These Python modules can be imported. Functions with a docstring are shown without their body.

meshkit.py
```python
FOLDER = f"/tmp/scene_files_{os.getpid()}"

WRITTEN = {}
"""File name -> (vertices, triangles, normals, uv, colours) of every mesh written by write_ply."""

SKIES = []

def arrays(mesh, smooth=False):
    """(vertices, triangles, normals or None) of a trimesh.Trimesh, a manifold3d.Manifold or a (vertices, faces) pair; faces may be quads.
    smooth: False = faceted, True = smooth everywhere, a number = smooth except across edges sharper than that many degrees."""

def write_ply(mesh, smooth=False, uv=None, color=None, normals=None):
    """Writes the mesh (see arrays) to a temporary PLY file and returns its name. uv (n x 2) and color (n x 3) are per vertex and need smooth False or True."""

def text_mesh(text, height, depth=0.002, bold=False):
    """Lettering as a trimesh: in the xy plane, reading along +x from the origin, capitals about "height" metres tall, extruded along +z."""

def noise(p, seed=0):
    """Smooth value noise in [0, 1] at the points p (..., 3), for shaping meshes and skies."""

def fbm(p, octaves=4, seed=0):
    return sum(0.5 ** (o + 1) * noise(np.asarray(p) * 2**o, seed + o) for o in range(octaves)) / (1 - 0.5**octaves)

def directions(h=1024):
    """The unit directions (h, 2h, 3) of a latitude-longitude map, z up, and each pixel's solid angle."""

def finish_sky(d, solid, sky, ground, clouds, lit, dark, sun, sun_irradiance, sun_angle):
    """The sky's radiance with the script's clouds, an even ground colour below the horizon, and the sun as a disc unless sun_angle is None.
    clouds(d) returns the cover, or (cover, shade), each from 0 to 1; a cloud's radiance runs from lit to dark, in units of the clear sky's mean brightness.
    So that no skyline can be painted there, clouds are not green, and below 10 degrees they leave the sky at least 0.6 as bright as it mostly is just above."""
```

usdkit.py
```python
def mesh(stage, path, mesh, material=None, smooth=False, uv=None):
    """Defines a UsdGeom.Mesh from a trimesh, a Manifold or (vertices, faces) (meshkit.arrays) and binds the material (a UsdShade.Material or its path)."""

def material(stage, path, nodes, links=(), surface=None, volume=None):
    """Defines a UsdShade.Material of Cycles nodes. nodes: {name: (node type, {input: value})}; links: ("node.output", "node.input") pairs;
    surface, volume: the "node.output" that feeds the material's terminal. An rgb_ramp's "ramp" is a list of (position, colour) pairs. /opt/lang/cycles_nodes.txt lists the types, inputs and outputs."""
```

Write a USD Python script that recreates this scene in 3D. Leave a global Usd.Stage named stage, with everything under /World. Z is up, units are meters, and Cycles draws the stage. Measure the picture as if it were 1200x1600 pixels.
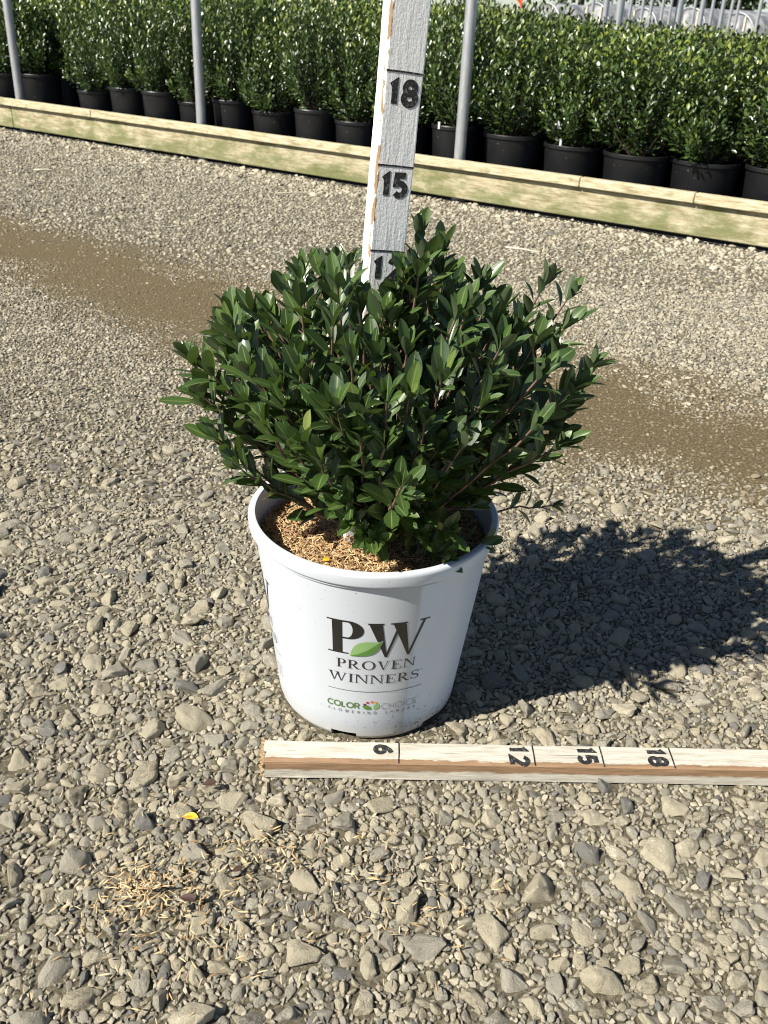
import math, random
import numpy as np
import trimesh, manifold3d
from scipy.spatial import cKDTree
from shapely.geometry import Polygon, LineString, Point, box
from shapely.ops import unary_union
from shapely import affinity
import usdkit, meshkit
from pxr import Usd, UsdGeom, UsdLux, UsdShade, Gf, Sdf, Vt

stage = Usd.Stage.CreateInMemory()
UsdGeom.SetStageUpAxis(stage, 'Z'); UsdGeom.SetStageMetersPerUnit(stage, 1.0)
UsdGeom.Xform.Define(stage, '/World')
rng = np.random.default_rng(11); random.seed(11)

# ---------------------------------------------------------------- camera, sky, sun, exposure
EYE = np.array([0.0, 0.0, 0.745]); PITCH, ROLL, FPX = math.radians(28.9), math.radians(2.9), 1424.0
fw = np.array([0, math.cos(PITCH), -math.sin(PITCH)]); rt0 = np.array([1.0, 0, 0]); up0 = np.cross(rt0, fw)
RT = math.cos(ROLL) * rt0 + math.sin(ROLL) * up0; UP = -math.sin(ROLL) * rt0 + math.cos(ROLL) * up0
cam = UsdGeom.Camera.Define(stage, '/World/Camera')
M4 = np.eye(4); M4[0, :3], M4[1, :3], M4[2, :3], M4[3, :3] = RT, UP, -fw, EYE
cam.AddTransformOp().Set(Gf.Matrix4d(*M4.ravel().tolist()))
cam.CreateHorizontalApertureAttr(36.0); cam.CreateVerticalApertureAttr(48.0)
cam.CreateFocalLengthAttr(36.0 * FPX / 1200); cam.CreateClippingRangeAttr(Gf.Vec2f(0.05, 500))
cam.CreateFStopAttr(22.0); cam.CreateFocusDistanceAttr(1.0)
cam.CreateExposureAttr(0.95)
SUN_AZ, SUN_EL = math.radians(31.0), math.radians(43.0)
SUN = np.array([-math.cos(SUN_AZ) * math.cos(SUN_EL), -math.sin(SUN_AZ) * math.cos(SUN_EL), math.sin(SUN_EL)])
sun = UsdLux.DistantLight.Define(stage, '/World/Sun')
sun.CreateIntensityAttr(1.25); sun.CreateAngleAttr(0.53); sun.CreateColorAttr(Gf.Vec3f(1.0, 0.955, 0.88)); sun.GetPrim().CreateAttribute('inputs:normalize', Sdf.ValueTypeNames.Bool).Set(True)
sx = np.cross([0, 0, 1.0], SUN); sx /= np.linalg.norm(sx); sy = np.cross(SUN, sx)
S4 = np.eye(4); S4[0, :3], S4[1, :3], S4[2, :3] = sx, sy, SUN
sun.AddTransformOp().Set(Gf.Matrix4d(*S4.ravel().tolist()))
dome = UsdLux.DomeLight.Define(stage, '/World/sky'); dome.CreateIntensityAttr(1.0)
sky_m = usdkit.material(stage, '/World/Looks/sky', {'s': ('sky_texture', {'sky_type': 'single_scattering', 'sun_disc': False, 'sun_elevation': SUN_EL, 'sun_rotation': math.atan2(SUN[0], SUN[1]), 'air_density': 0.72, 'aerosol_density': 0.1}), 'b': ('background_shader', {'strength': 0.05})}, [('s.color', 'b.color')], surface='b.background')
UsdShade.MaterialBindingAPI.Apply(dome.GetPrim()).Bind(sky_m)
dome.GetPrim().SetCustomDataByKey('kind', 'structure')

def ray(x, y):
    return RT * (x - 600) / FPX + UP * (800 - y) / FPX + fw
def at_y(x, y, Y):
    d = ray(x, y); return EYE + d * (Y / d[1])
def at_z(x, y, z):
    d = ray(x, y); return EYE + d * ((z - EYE[2]) / d[2])
def project(p):
    q = np.asarray(p, float) - EYE; w = q @ fw
    return np.stack([600 + FPX * (q @ RT) / w, 800 - FPX * (q @ UP) / w, w], -1)

# ---------------------------------------------------------------- naming, tagging
def numbered(path):
    if not stage.GetPrimAtPath(path): return path
    i = 1
    while stage.GetPrimAtPath(f'{path}_{i:03d}'): i += 1
    return f'{path}_{i:03d}'
def tag(p, label=None, cat=None, group=None, kind=None):
    p = p.GetPrim() if hasattr(p, 'GetPrim') else p
    for k, v in (('label', label), ('category', cat), ('group', group), ('kind', kind)):
        if v: p.SetCustomDataByKey(k, v)
    return p
def thing(name, label=None, cat=None, loc=(0, 0, 0), rz=0, scale=None, group=None, kind=None, mat=None):
    x = UsdGeom.Xform.Define(stage, numbered('/World/' + name))
    if mat is not None: x.AddTransformOp().Set(Gf.Matrix4d(*np.asarray(mat, float).ravel().tolist()))
    else:
        x.AddTranslateOp().Set(Gf.Vec3d(*map(float, loc))); x.AddRotateZOp().Set(float(math.degrees(rz)))
        if scale is not None: x.AddScaleOp().Set(Gf.Vec3f(*map(float, np.broadcast_to(scale, 3))))
    tag(x, label, cat, group, kind); return x.GetPrim()
def part(parent, name, mesh, m, smooth=False, uv=None, tint=None, kind=None, label=None, loc=None, rz=0):
    path = numbered((str(parent.GetPath()) if parent is not None else '/World') + '/' + name)
    g = usdkit.mesh(stage, path, mesh, m, smooth=smooth, uv=uv)
    if tint is not None:
        UsdGeom.PrimvarsAPI(g).CreatePrimvar('tint', Sdf.ValueTypeNames.FloatArray, 'vertex').Set(Vt.FloatArray.FromNumpy(np.asarray(tint, np.float32)))
    if loc is not None:
        g.AddTranslateOp().Set(Gf.Vec3d(*map(float, loc)))
        if rz: g.AddRotateZOp().Set(float(math.degrees(rz)))
    tag(g, label, None, None, kind); return g.GetPrim()

# ---------------------------------------------------------------- materials
def mat(name, nodes, links, surface='p.BSDF'):
    return usdkit.material(stage, '/World/Looks/' + name, nodes, links, surface=surface)
def stone_mat(name, dark, mid, light, scale=40.0, island=False):
    r = ('geometry', {}) if island else ('object_info', {})
    return mat(name, {
        'tc': ('geometry', {}), 'n1': ('noise_texture', {'scale': scale * 3, 'detail': 5, 'roughness': 0.65}), 'n2': ('noise_texture', {'scale': scale * 16, 'detail': 4, 'roughness': 0.7}),
        'm1': ('map_range', {'from_min': 0.34, 'from_max': 0.66, 'clamp': True}), 'm2': ('map_range', {'from_min': 0.34, 'from_max': 0.66, 'clamp': True}), 'hh': ('math', {'math_type': 'add'}), 'r': r, 'a': ('math', {'math_type': 'multiply_add', 'value2': 0.42, 'value3': 0.05}), 'b': ('math', {'math_type': 'multiply_add', 'value2': 0.5}), 'c': ('math', {'math_type': 'multiply_add', 'value2': 0.5, 'value3': -0.25}), 'd': ('math', {'math_type': 'add'}),
        'ramp': ('rgb_ramp', {'ramp': [(0, dark), (0.4, mid), (0.75, mid), (1, light)]}),
        'bp': ('bump', {'strength': 0.8, 'distance': 0.0010}), 'p': ('principled_bsdf', {'roughness': 0.85, 'specular_ior_level': 0.25})},
        [('tc.position', 'n1.vector'), ('tc.position', 'n2.vector'), ('n1.fac', 'm1.value'), ('n2.fac', 'm2.value'), ('m1.result', 'a.value1'), ('r.random_per_island' if island else 'r.random', 'b.value1'), ('a.value', 'b.value3'), ('m2.result', 'c.value1'), ('b.value', 'd.value1'), ('c.value', 'd.value2'), ('d.value', 'ramp.fac'), ('ramp.color', 'p.base_color'), ('m1.result', 'hh.value1'), ('m2.result', 'hh.value2'), ('hh.value', 'bp.height'), ('bp.normal', 'p.normal')])
M = {}
M['stone_warm'] = stone_mat('stone_warm', (0.158, 0.138, 0.096), (0.338, 0.299, 0.213), (0.52, 0.468, 0.355))
M['stone_grey'] = stone_mat('stone_grey', (0.115, 0.107, 0.086), (0.275, 0.252, 0.196), (0.43, 0.40, 0.315))
M['stone_pale'] = stone_mat('stone_pale', (0.27, 0.24, 0.175), (0.43, 0.385, 0.29), (0.58, 0.525, 0.41))
M['stone_dusty'] = stone_mat('stone_dusty', (0.11, 0.088, 0.054), (0.225, 0.185, 0.12), (0.38, 0.33, 0.235))
M['stone_dark'] = stone_mat('stone_dark', (0.08, 0.08, 0.075), (0.16, 0.152, 0.132), (0.27, 0.255, 0.22))
# bed frame: U along the timber edging (towards the right, nearer), N across it (away from the gravel)
BP = np.array([-2.36, 5.84]); BU = np.array([0.84838, -0.52939]); BN = np.array([0.52939, 0.84838])
def bed(u, n, z=0.0):
    p = BP + u * BU + n * BN; return np.array([p[0], p[1], z])
M['dirt'] = mat('dirt', {
    'g': ('geometry', {}), 'mp': ('vector_math', {'math_type': 'dot_product', 'vector2': (BN[0], BN[1], 0)}), 'lo': ('noise_texture', {'scale': 3.2, 'detail': 5, 'roughness': 0.6}), 's': ('math', {'math_type': 'multiply_add', 'value2': 0.5}),
    'band': ('rgb_ramp', {'ramp': [(0, (0, 0, 0)), (0.16, (0, 0, 0)), (0.42, (1, 1, 1)), (0.60, (1, 1, 1)), (0.86, (0, 0, 0)), (1, (0, 0, 0))]}), 'mr': ('map_range', {'from_min': float(BP @ BN) - 2.70 + 0.25, 'from_max': float(BP @ BN) - 1.05 + 0.25}),
    'f': ('noise_texture', {'scale': 160, 'detail': 6, 'roughness': 0.75}), 'fr': ('rgb_ramp', {'ramp': [(0.34, (0.055, 0.047, 0.030)), (0.5, (0.125, 0.108, 0.072)), (0.66, (0.25, 0.22, 0.155))]}), 'tr': ('rgb_ramp', {'ramp': [(0.36, (0.055, 0.040, 0.020)), (0.5, (0.125, 0.095, 0.050)), (0.66, (0.235, 0.19, 0.115))]}),
    'mx': ('mix', {}), 'bp': ('bump', {'strength': 0.9, 'distance': 0.004}), 'p': ('principled_bsdf', {'roughness': 0.95, 'specular_ior_level': 0.15})},
    [('g.position', 'mp.vector1'), ('g.position', 'lo.vector'), ('lo.fac', 's.value1'), ('mp.value', 's.value3'), ('s.value', 'mr.value'), ('mr.result', 'band.fac'), ('g.position', 'f.vector'), ('f.fac', 'fr.fac'), ('f.fac', 'tr.fac'), ('band.color', 'mx.fac'), ('fr.color', 'mx.color1'), ('tr.color', 'mx.color2'), ('mx.color', 'p.base_color'), ('f.fac', 'bp.height'), ('bp.normal', 'p.normal')])
M['fabric'] = mat('fabric', {'g': ('geometry', {}), 'n': ('noise_texture', {'scale': 60, 'detail': 4}), 'r': ('rgb_ramp', {'ramp': [(0.3, (0.012, 0.012, 0.012)), (0.8, (0.04, 0.038, 0.034))]}), 'p': ('principled_bsdf', {'roughness': 0.8})}, [('g.position', 'n.vector'), ('n.fac', 'r.fac'), ('r.color', 'p.base_color')])
def plain(name, c, rough=0.5, **k):
    return mat(name, {'p': ('principled_bsdf', {'base_color': c, 'roughness': rough, **k})}, [])
M['ink'] = plain('ink', (0.012, 0.011, 0.010), 0.45); M['ink_thin'] = plain('ink_thin', (0.028, 0.024, 0.024), 0.45)
M['ink_worn'] = mat('ink_worn', {'o': ('geometry', {}), 'n': ('noise_texture', {'scale': 420, 'detail': 4, 'roughness': 0.7}), 'r': ('rgb_ramp', {'ramp': [(0.3, (0.010, 0.009, 0.009)), (0.56, (0.02, 0.019, 0.018)), (0.66, (0.22, 0.21, 0.19))]}), 'p': ('principled_bsdf', {'roughness': 0.6})}, [('o.position', 'n.vector'), ('n.fac', 'r.fac'), ('r.color', 'p.base_color')])
M['print_green'] = plain('print_green', (0.10, 0.18, 0.055), 0.45); M['print_leaf'] = plain('print_leaf', (0.22, 0.37, 0.13), 0.45); M['print_leaf_dark'] = plain('print_leaf_dark', (0.085, 0.20, 0.035), 0.45)
M['print_grey'] = plain('print_grey', (0.22, 0.22, 0.21), 0.45)
for k, c in dict(dot_maroon=(0.12, 0.008, 0.02), dot_red=(0.5, 0.01, 0.025), dot_orange=(0.65, 0.14, 0.025), dot_gold=(0.7, 0.36, 0.03)).items(): M[k] = plain(k, c, 0.45)
M['pot_white'] = mat('pot_white', {
    'o': ('texture_coordinate', {}), 'x': ('separate_xyz', {}), 'n': ('noise_texture', {'scale': 260, 'detail': 3, 'roughness': 0.6}), 'n2': ('noise_texture', {'scale': 9, 'detail': 4, 'roughness': 0.6}),
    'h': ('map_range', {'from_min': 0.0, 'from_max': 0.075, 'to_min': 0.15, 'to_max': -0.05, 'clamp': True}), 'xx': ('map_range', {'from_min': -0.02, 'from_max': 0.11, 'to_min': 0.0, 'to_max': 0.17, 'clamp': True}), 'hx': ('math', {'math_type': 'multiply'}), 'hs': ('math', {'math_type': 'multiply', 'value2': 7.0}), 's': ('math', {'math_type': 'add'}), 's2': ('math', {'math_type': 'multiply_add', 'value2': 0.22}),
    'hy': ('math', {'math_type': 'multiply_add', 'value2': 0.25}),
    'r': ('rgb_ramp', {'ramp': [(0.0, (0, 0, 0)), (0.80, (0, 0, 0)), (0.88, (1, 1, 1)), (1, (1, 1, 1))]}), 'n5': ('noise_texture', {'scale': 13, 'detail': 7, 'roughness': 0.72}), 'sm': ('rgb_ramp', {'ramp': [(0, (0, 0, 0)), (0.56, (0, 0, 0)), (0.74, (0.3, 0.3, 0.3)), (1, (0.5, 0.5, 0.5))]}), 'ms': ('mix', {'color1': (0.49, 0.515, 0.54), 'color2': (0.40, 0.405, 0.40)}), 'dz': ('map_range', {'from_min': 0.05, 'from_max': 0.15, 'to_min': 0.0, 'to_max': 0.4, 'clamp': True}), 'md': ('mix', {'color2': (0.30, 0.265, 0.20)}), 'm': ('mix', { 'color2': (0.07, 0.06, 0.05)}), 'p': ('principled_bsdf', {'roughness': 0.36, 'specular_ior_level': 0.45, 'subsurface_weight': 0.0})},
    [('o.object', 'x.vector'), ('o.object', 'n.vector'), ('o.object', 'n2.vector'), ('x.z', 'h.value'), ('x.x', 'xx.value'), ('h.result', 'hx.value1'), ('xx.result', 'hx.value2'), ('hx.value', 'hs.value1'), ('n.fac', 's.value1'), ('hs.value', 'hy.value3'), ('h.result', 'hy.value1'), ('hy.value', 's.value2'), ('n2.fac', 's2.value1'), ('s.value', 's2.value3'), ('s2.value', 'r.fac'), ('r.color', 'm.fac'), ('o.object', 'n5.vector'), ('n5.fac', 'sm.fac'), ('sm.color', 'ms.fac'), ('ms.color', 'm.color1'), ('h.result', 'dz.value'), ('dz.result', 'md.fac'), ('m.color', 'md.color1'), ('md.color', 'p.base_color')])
M['pot_black'] = mat('pot_black', {
    'o': ('texture_coordinate', {}), 'n': ('noise_texture', {'scale': 70, 'detail': 2}), 'n2': ('noise_texture', {'scale': 7, 'detail': 5, 'roughness': 0.65}), 'r': ('rgb_ramp', {'ramp': [(0, (0, 0, 0)), (0.70, (0, 0, 0)), (0.76, (0.6, 0.6, 0.6)), (1, (1, 1, 1))]}), 'r2': ('rgb_ramp', {'ramp': [(0.3, (0.004, 0.004, 0.0045)), (0.75, (0.011, 0.011, 0.0115))]}), 'm': ('mix', {'color2': (0.13, 0.125, 0.115)}), 'p': ('principled_bsdf', {'roughness': 0.42, 'specular_ior_level': 0.45})},
    [('o.object', 'n.vector'), ('o.object', 'n2.vector'), ('n.fac', 'r.fac'), ('n2.fac', 'r2.fac'), ('r.color', 'm.fac'), ('r2.color', 'm.color1'), ('m.color', 'p.base_color')])
def leaf_mat(name, ramp, rough, midrib, back, trans, tr_col, spec=0.5, noise=120.0):
    nodes = {'t': ('attribute', {'attribute': 'tint'}), 'ramp': ('rgb_ramp', {'ramp': ramp}), 'g': ('geometry', {}), 'bk': ('mix', {'color2': back}),
        'n': ('noise_texture', {'scale': noise, 'detail': 3}), 'rg': ('map_range', {'from_min': 0.3, 'from_max': 0.7, 'to_min': rough - 0.07, 'to_max': rough + 0.12}), 'p': ('principled_bsdf', {'specular_ior_level': spec}), 'tl': ('translucent_bsdf', {'color': tr_col}), 'mc': ('mix_closure', {'fac': trans})}
    links = [('t.fac', 'ramp.fac'), ('g.position', 'n.vector'), ('n.fac', 'rg.value'), ('rg.result', 'p.roughness'), ('g.backfacing', 'bk.fac'), ('bk.color', 'p.base_color'), ('p.BSDF', 'mc.closure1'), ('tl.BSDF', 'mc.closure2')]
    if midrib:
        nodes |= {'uv': ('uvmap', {'attribute': 'st'}), 'sx': ('separate_xyz', {}), 'd': ('math', {'math_type': 'subtract', 'value2': 0.5}), 'ab': ('math', {'math_type': 'absolute'}), 'mr': ('map_range', {'from_min': 0.02, 'from_max': 0.055, 'to_min': 0.8, 'to_max': 0.0, 'clamp': True}), 'mm': ('mix', {'color2': midrib})}
        links += [('uv.UV', 'sx.vector'), ('sx.x', 'd.value1'), ('d.value', 'ab.value1'), ('ab.value', 'mr.value'), ('mr.result', 'mm.fac'), ('ramp.color', 'mm.color1'), ('mm.color', 'bk.color1')]
    else: links.append(('ramp.color', 'bk.color1'))
    return mat(name, nodes, links, 'mc.closure')
M['leaf'] = leaf_mat('leaf', [(0, (0.018, 0.038, 0.011)), (0.45, (0.038, 0.076, 0.017)), (0.8, (0.066, 0.118, 0.024)), (0.93, (0.10, 0.15, 0.03)), (1, (0.17, 0.21, 0.05))], 0.37, (0.20, 0.235, 0.08), (0.075, 0.105, 0.05), 0.15, (0.13, 0.23, 0.03), 0.65)
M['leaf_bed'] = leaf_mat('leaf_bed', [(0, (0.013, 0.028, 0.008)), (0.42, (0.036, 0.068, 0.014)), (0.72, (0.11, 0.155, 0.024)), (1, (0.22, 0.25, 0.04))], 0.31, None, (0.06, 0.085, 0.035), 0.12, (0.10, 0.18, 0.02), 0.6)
M['stem'] = mat('stem', {'g': ('geometry', {}), 'n': ('noise_texture', {'scale': 90, 'detail': 3}), 'r': ('rgb_ramp', {'ramp': [(0.3, (0.10, 0.055, 0.035)), (0.7, (0.24, 0.14, 0.10))]}), 'p': ('principled_bsdf', {'roughness': 0.6})}, [('g.position', 'n.vector'), ('n.fac', 'r.fac'), ('r.color', 'p.base_color')])
M['bark'] = plain('bark', (0.05, 0.04, 0.028), 0.85)
M['steel'] = mat('steel', {'o': ('texture_coordinate', {}), 'mp': ('mapping', {'scale': (1, 1, 0.25)}), 'n': ('noise_texture', {'scale': 55, 'detail': 6, 'roughness': 0.7}), 'r': ('rgb_ramp', {'ramp': [(0.3, (0.30, 0.31, 0.32)), (0.7, (0.48, 0.49, 0.49))]}), 'p': ('principled_bsdf', {'metallic': 0.55, 'roughness': 0.5})}, [('o.object', 'mp.vector'), ('mp.vector', 'n.vector'), ('n.fac', 'r.fac'), ('r.color', 'p.base_color')])
def lumber(name, green, lift=1.0):
    return mat(name, {
        'o': ('texture_coordinate', {}), 'g1': ('mapping', {'scale': (2.6, 20, 20)}), 'n1': ('noise_texture', {'scale': 5, 'detail': 6, 'roughness': 0.6, 'distortion': 0.6}), 'base': ('rgb_ramp', {'ramp': [(p_, tuple(lift * c_ for c_ in q_)) for p_, q_ in ((0.32, (0.21, 0.165, 0.095)), (0.46, (0.34, 0.29, 0.18)), (0.64, (0.43, 0.385, 0.27)))]}),
        'n2': ('noise_texture', {'scale': 5.5, 'detail': 7, 'roughness': 0.72}), 'm2': ('mapping', {'scale': (1, 1, 2.2)}), 'z': ('separate_xyz', {}), 'zr': ('map_range', {'from_min': -0.07, 'from_max': 0.07, 'to_min': 0.10, 'to_max': -0.08}), 'ad': ('math', {'math_type': 'add'}), 'gr': ('rgb_ramp', {'ramp': [(0.0, (0, 0, 0)), (0.49 - green, (0, 0, 0)), (0.62 - green, (0.65, 0.65, 0.65)), (0.75, (0.95, 0.95, 0.95)), (1, (1, 1, 1))]}), 'mg': ('mix', {'color2': (0.115, 0.132, 0.042)}),
        'm3': ('mapping', {'scale': (1.0, 1, 1.3)}), 'v': ('voronoi_texture', {'scale': 5.0, 'randomness': 1.0}), 'kr': ('rgb_ramp', {'ramp': [(0.0, (1, 1, 1)), (0.05, (0.85, 0.85, 0.85)), (0.085, (0, 0, 0)), (1, (0, 0, 0))]}), 'mk': ('mix', {'color2': (0.17, 0.105, 0.05)}),
        'n4': ('noise_texture', {'scale': 30, 'detail': 5, 'roughness': 0.7}), 'dr': ('rgb_ramp', {'ramp': [(0, (0, 0, 0)), (0.66, (0, 0, 0)), (0.74, (0.7, 0.7, 0.7)), (1, (1, 1, 1))]}), 'md': ('mix', {'color2': (0.13, 0.12, 0.06)}),
        'bp': ('bump', {'strength': 0.4, 'distance': 0.002}), 'p': ('principled_bsdf', {'roughness': 0.8, 'specular_ior_level': 0.2})},
        [('o.object', 'g1.vector'), ('g1.vector', 'n1.vector'), ('n1.fac', 'base.fac'), ('o.object', 'm2.vector'), ('m2.vector', 'n2.vector'), ('o.object', 'z.vector'), ('z.z', 'zr.value'), ('zr.result', 'ad.value1'), ('n2.fac', 'ad.value2'), ('ad.value', 'gr.fac'), ('gr.color', 'mg.fac'), ('base.color', 'mg.color1'), ('o.object', 'm3.vector'), ('m3.vector', 'v.vector'), ('v.distance', 'kr.fac'), ('kr.color', 'mk.fac'), ('mg.color', 'mk.color1'), ('o.object', 'n4.vector'), ('n4.fac', 'dr.fac'), ('dr.color', 'md.fac'), ('mk.color', 'md.color1'), ('md.color', 'p.base_color'), ('n1.fac', 'bp.height'), ('bp.normal', 'p.normal')])
M['lumber_green'] = lumber('lumber_green', 0.06, 1.1); M['lumber_pale'] = lumber('lumber_pale', -0.06, 1.3)
def stick_paint(name, edge, paint0, paint1, bare, edge_w, strip=None, wear=(-0.026, 0.0125)):
    """painted stick, worn to bare wood along one arris (local x = edge) and, with strip, along a band of that side face (local z range)"""
    n = {'o': ('texture_coordinate', {}), 'mp': ('mapping', {'scale': (30, 3.0, 30)}), 'n1': ('noise_texture', {'scale': 9, 'detail': 6, 'roughness': 0.65}), 'pr': ('rgb_ramp', {'ramp': [(0.25, paint0), (0.6, paint1)]}),
        'mpw': ('mapping', {'scale': (1, 0.3, 1)}), 'n2': ('noise_texture', {'scale': 110, 'detail': 4, 'roughness': 0.65}), 'x': ('separate_xyz', {}), 'dx': ('math', {'math_type': 'subtract', 'value2': edge}), 'ax': ('math', {'math_type': 'absolute'}), 'nd': ('math', {'math_type': 'multiply_add', 'value2': wear[0], 'value3': wear[1]}), 'sd': ('math', {'math_type': 'subtract'}), 'mr': ('map_range', {'from_min': edge_w - 0.0006, 'from_max': edge_w + 0.0006, 'to_min': 1, 'to_max': 0, 'clamp': True}),
        'zr': ('map_range', {'from_min': strip[0] - 0.0012, 'from_max': strip[0] + 0.0012, 'to_min': 0, 'to_max': 1, 'clamp': True}) , 'zn': ('math', {'math_type': 'multiply_add', 'value2': 0.010, 'value3': -0.005}), 'za': ('math', {'math_type': 'add'}), 'mm': ('math', {'math_type': 'multiply'}),
        'br': ('rgb_ramp', {'ramp': [(0.3, tuple(0.6 * c for c in bare)), (0.7, bare)]}), 'm': ('mix', {}), 'n3': ('noise_texture', {'scale': 320, 'detail': 5, 'roughness': 0.7}), 'n13': ('math', {'math_type': 'multiply_add', 'value2': 0.6}), 'bp': ('bump', {'strength': 0.55, 'distance': 0.0016}), 'p': ('principled_bsdf', {'roughness': 0.6, 'specular_ior_level': 0.3})}
    l = [('o.object', 'mp.vector'), ('mp.vector', 'n1.vector'), ('n1.fac', 'pr.fac'), ('o.object', 'mpw.vector'), ('mpw.vector', 'n2.vector'), ('o.object', 'x.vector'), ('x.x', 'dx.value1'), ('dx.value', 'ax.value1'), ('n2.fac', 'nd.value1'), ('ax.value', 'sd.value1'), ('nd.value', 'sd.value2'), ('sd.value', 'mr.value'),
         ('n2.fac', 'zn.value1'), ('x.z', 'za.value1'), ('zn.value', 'za.value2'), ('za.value', 'zr.value'), ('mr.result', 'mm.value1'), ('zr.result', 'mm.value2'), ('mm.value', 'm.fac'), ('n1.fac', 'br.fac'), ('pr.color', 'm.color1'), ('br.color', 'm.color2'), ('m.color', 'p.base_color'), ('o.object', 'n3.vector'), ('n3.fac', 'n13.value1'), ('n1.fac', 'n13.value3'), ('n13.value', 'bp.height'), ('bp.normal', 'p.normal')]
    return mat(name, n, l)
M['stick_up'] = stick_paint('stick_up', -0.018, (0.70, 0.695, 0.67), (0.85, 0.84, 0.81), (0.40, 0.26, 0.14), 0.0010, (0.0062,))
M['stick_down'] = stick_paint('stick_down', 0.0165, (0.33, 0.295, 0.225), (0.55, 0.515, 0.43), (0.33, 0.205, 0.115), 0.0012, (0.0005,), (-0.012, 0.0105))
M['frayed'] = plain('frayed', (0.38, 0.25, 0.12), 0.9)
def chip_mat(name, a, b, c):
    return mat(name, {'r': ('object_info', {}), 'ramp': ('rgb_ramp', {'ramp': [(0, a), (0.5, b), (1, c)]}), 'p': ('principled_bsdf', {'roughness': 0.75, 'specular_ior_level': 0.25})}, [('r.random', 'ramp.fac'), ('ramp.color', 'p.base_color')])
M['hull'] = chip_mat('hull', (0.30, 0.17, 0.075), (0.52, 0.345, 0.17), (0.64, 0.48, 0.27))
M['straw'] = chip_mat('straw', (0.26, 0.16, 0.075), (0.47, 0.34, 0.17), (0.58, 0.47, 0.28))
M['soil'] = mat('soil', {'g': ('geometry', {}), 'n': ('noise_texture', {'scale': 220, 'detail': 5, 'roughness': 0.7}), 'r': ('rgb_ramp', {'ramp': [(0.3, (0.06, 0.035, 0.018)), (0.7, (0.30, 0.18, 0.08))]}), 'bp': ('bump', {'strength': 1.0, 'distance': 0.004}), 'p': ('principled_bsdf', {'roughness': 0.9})}, [('g.position', 'n.vector'), ('n.fac', 'r.fac'), ('r.color', 'p.base_color'), ('n.fac', 'bp.height'), ('bp.normal', 'p.normal')])
M['yellow_leaf'] = mat('yellow_leaf', {'g': ('geometry', {}), 'n': ('noise_texture', {'scale': 260, 'detail': 3}), 'r': ('rgb_ramp', {'ramp': [(0.35, (0.36, 0.19, 0.02)), (0.5, (0.66, 0.40, 0.02)), (0.7, (0.72, 0.50, 0.05))]}), 'p': ('principled_bsdf', {'roughness': 0.5})}, [('g.position', 'n.vector'), ('n.fac', 'r.fac'), ('r.color', 'p.base_color')]); M['dead_leaf'] = plain('dead_leaf', (0.055, 0.026, 0.018), 0.7); M['rust_leaf'] = plain('rust_leaf', (0.32, 0.11, 0.03), 0.6); M['twig'] = plain('twig', (0.62, 0.55, 0.42), 0.8)
M['tag_white'] = plain('tag_white', (0.8, 0.8, 0.78), 0.5); M['flag'] = plain('flag', (0.75, 0.10, 0.02), 0.5); M['wire'] = plain('wire', (0.3, 0.3, 0.3), 0.4, metallic=1.0)
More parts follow.
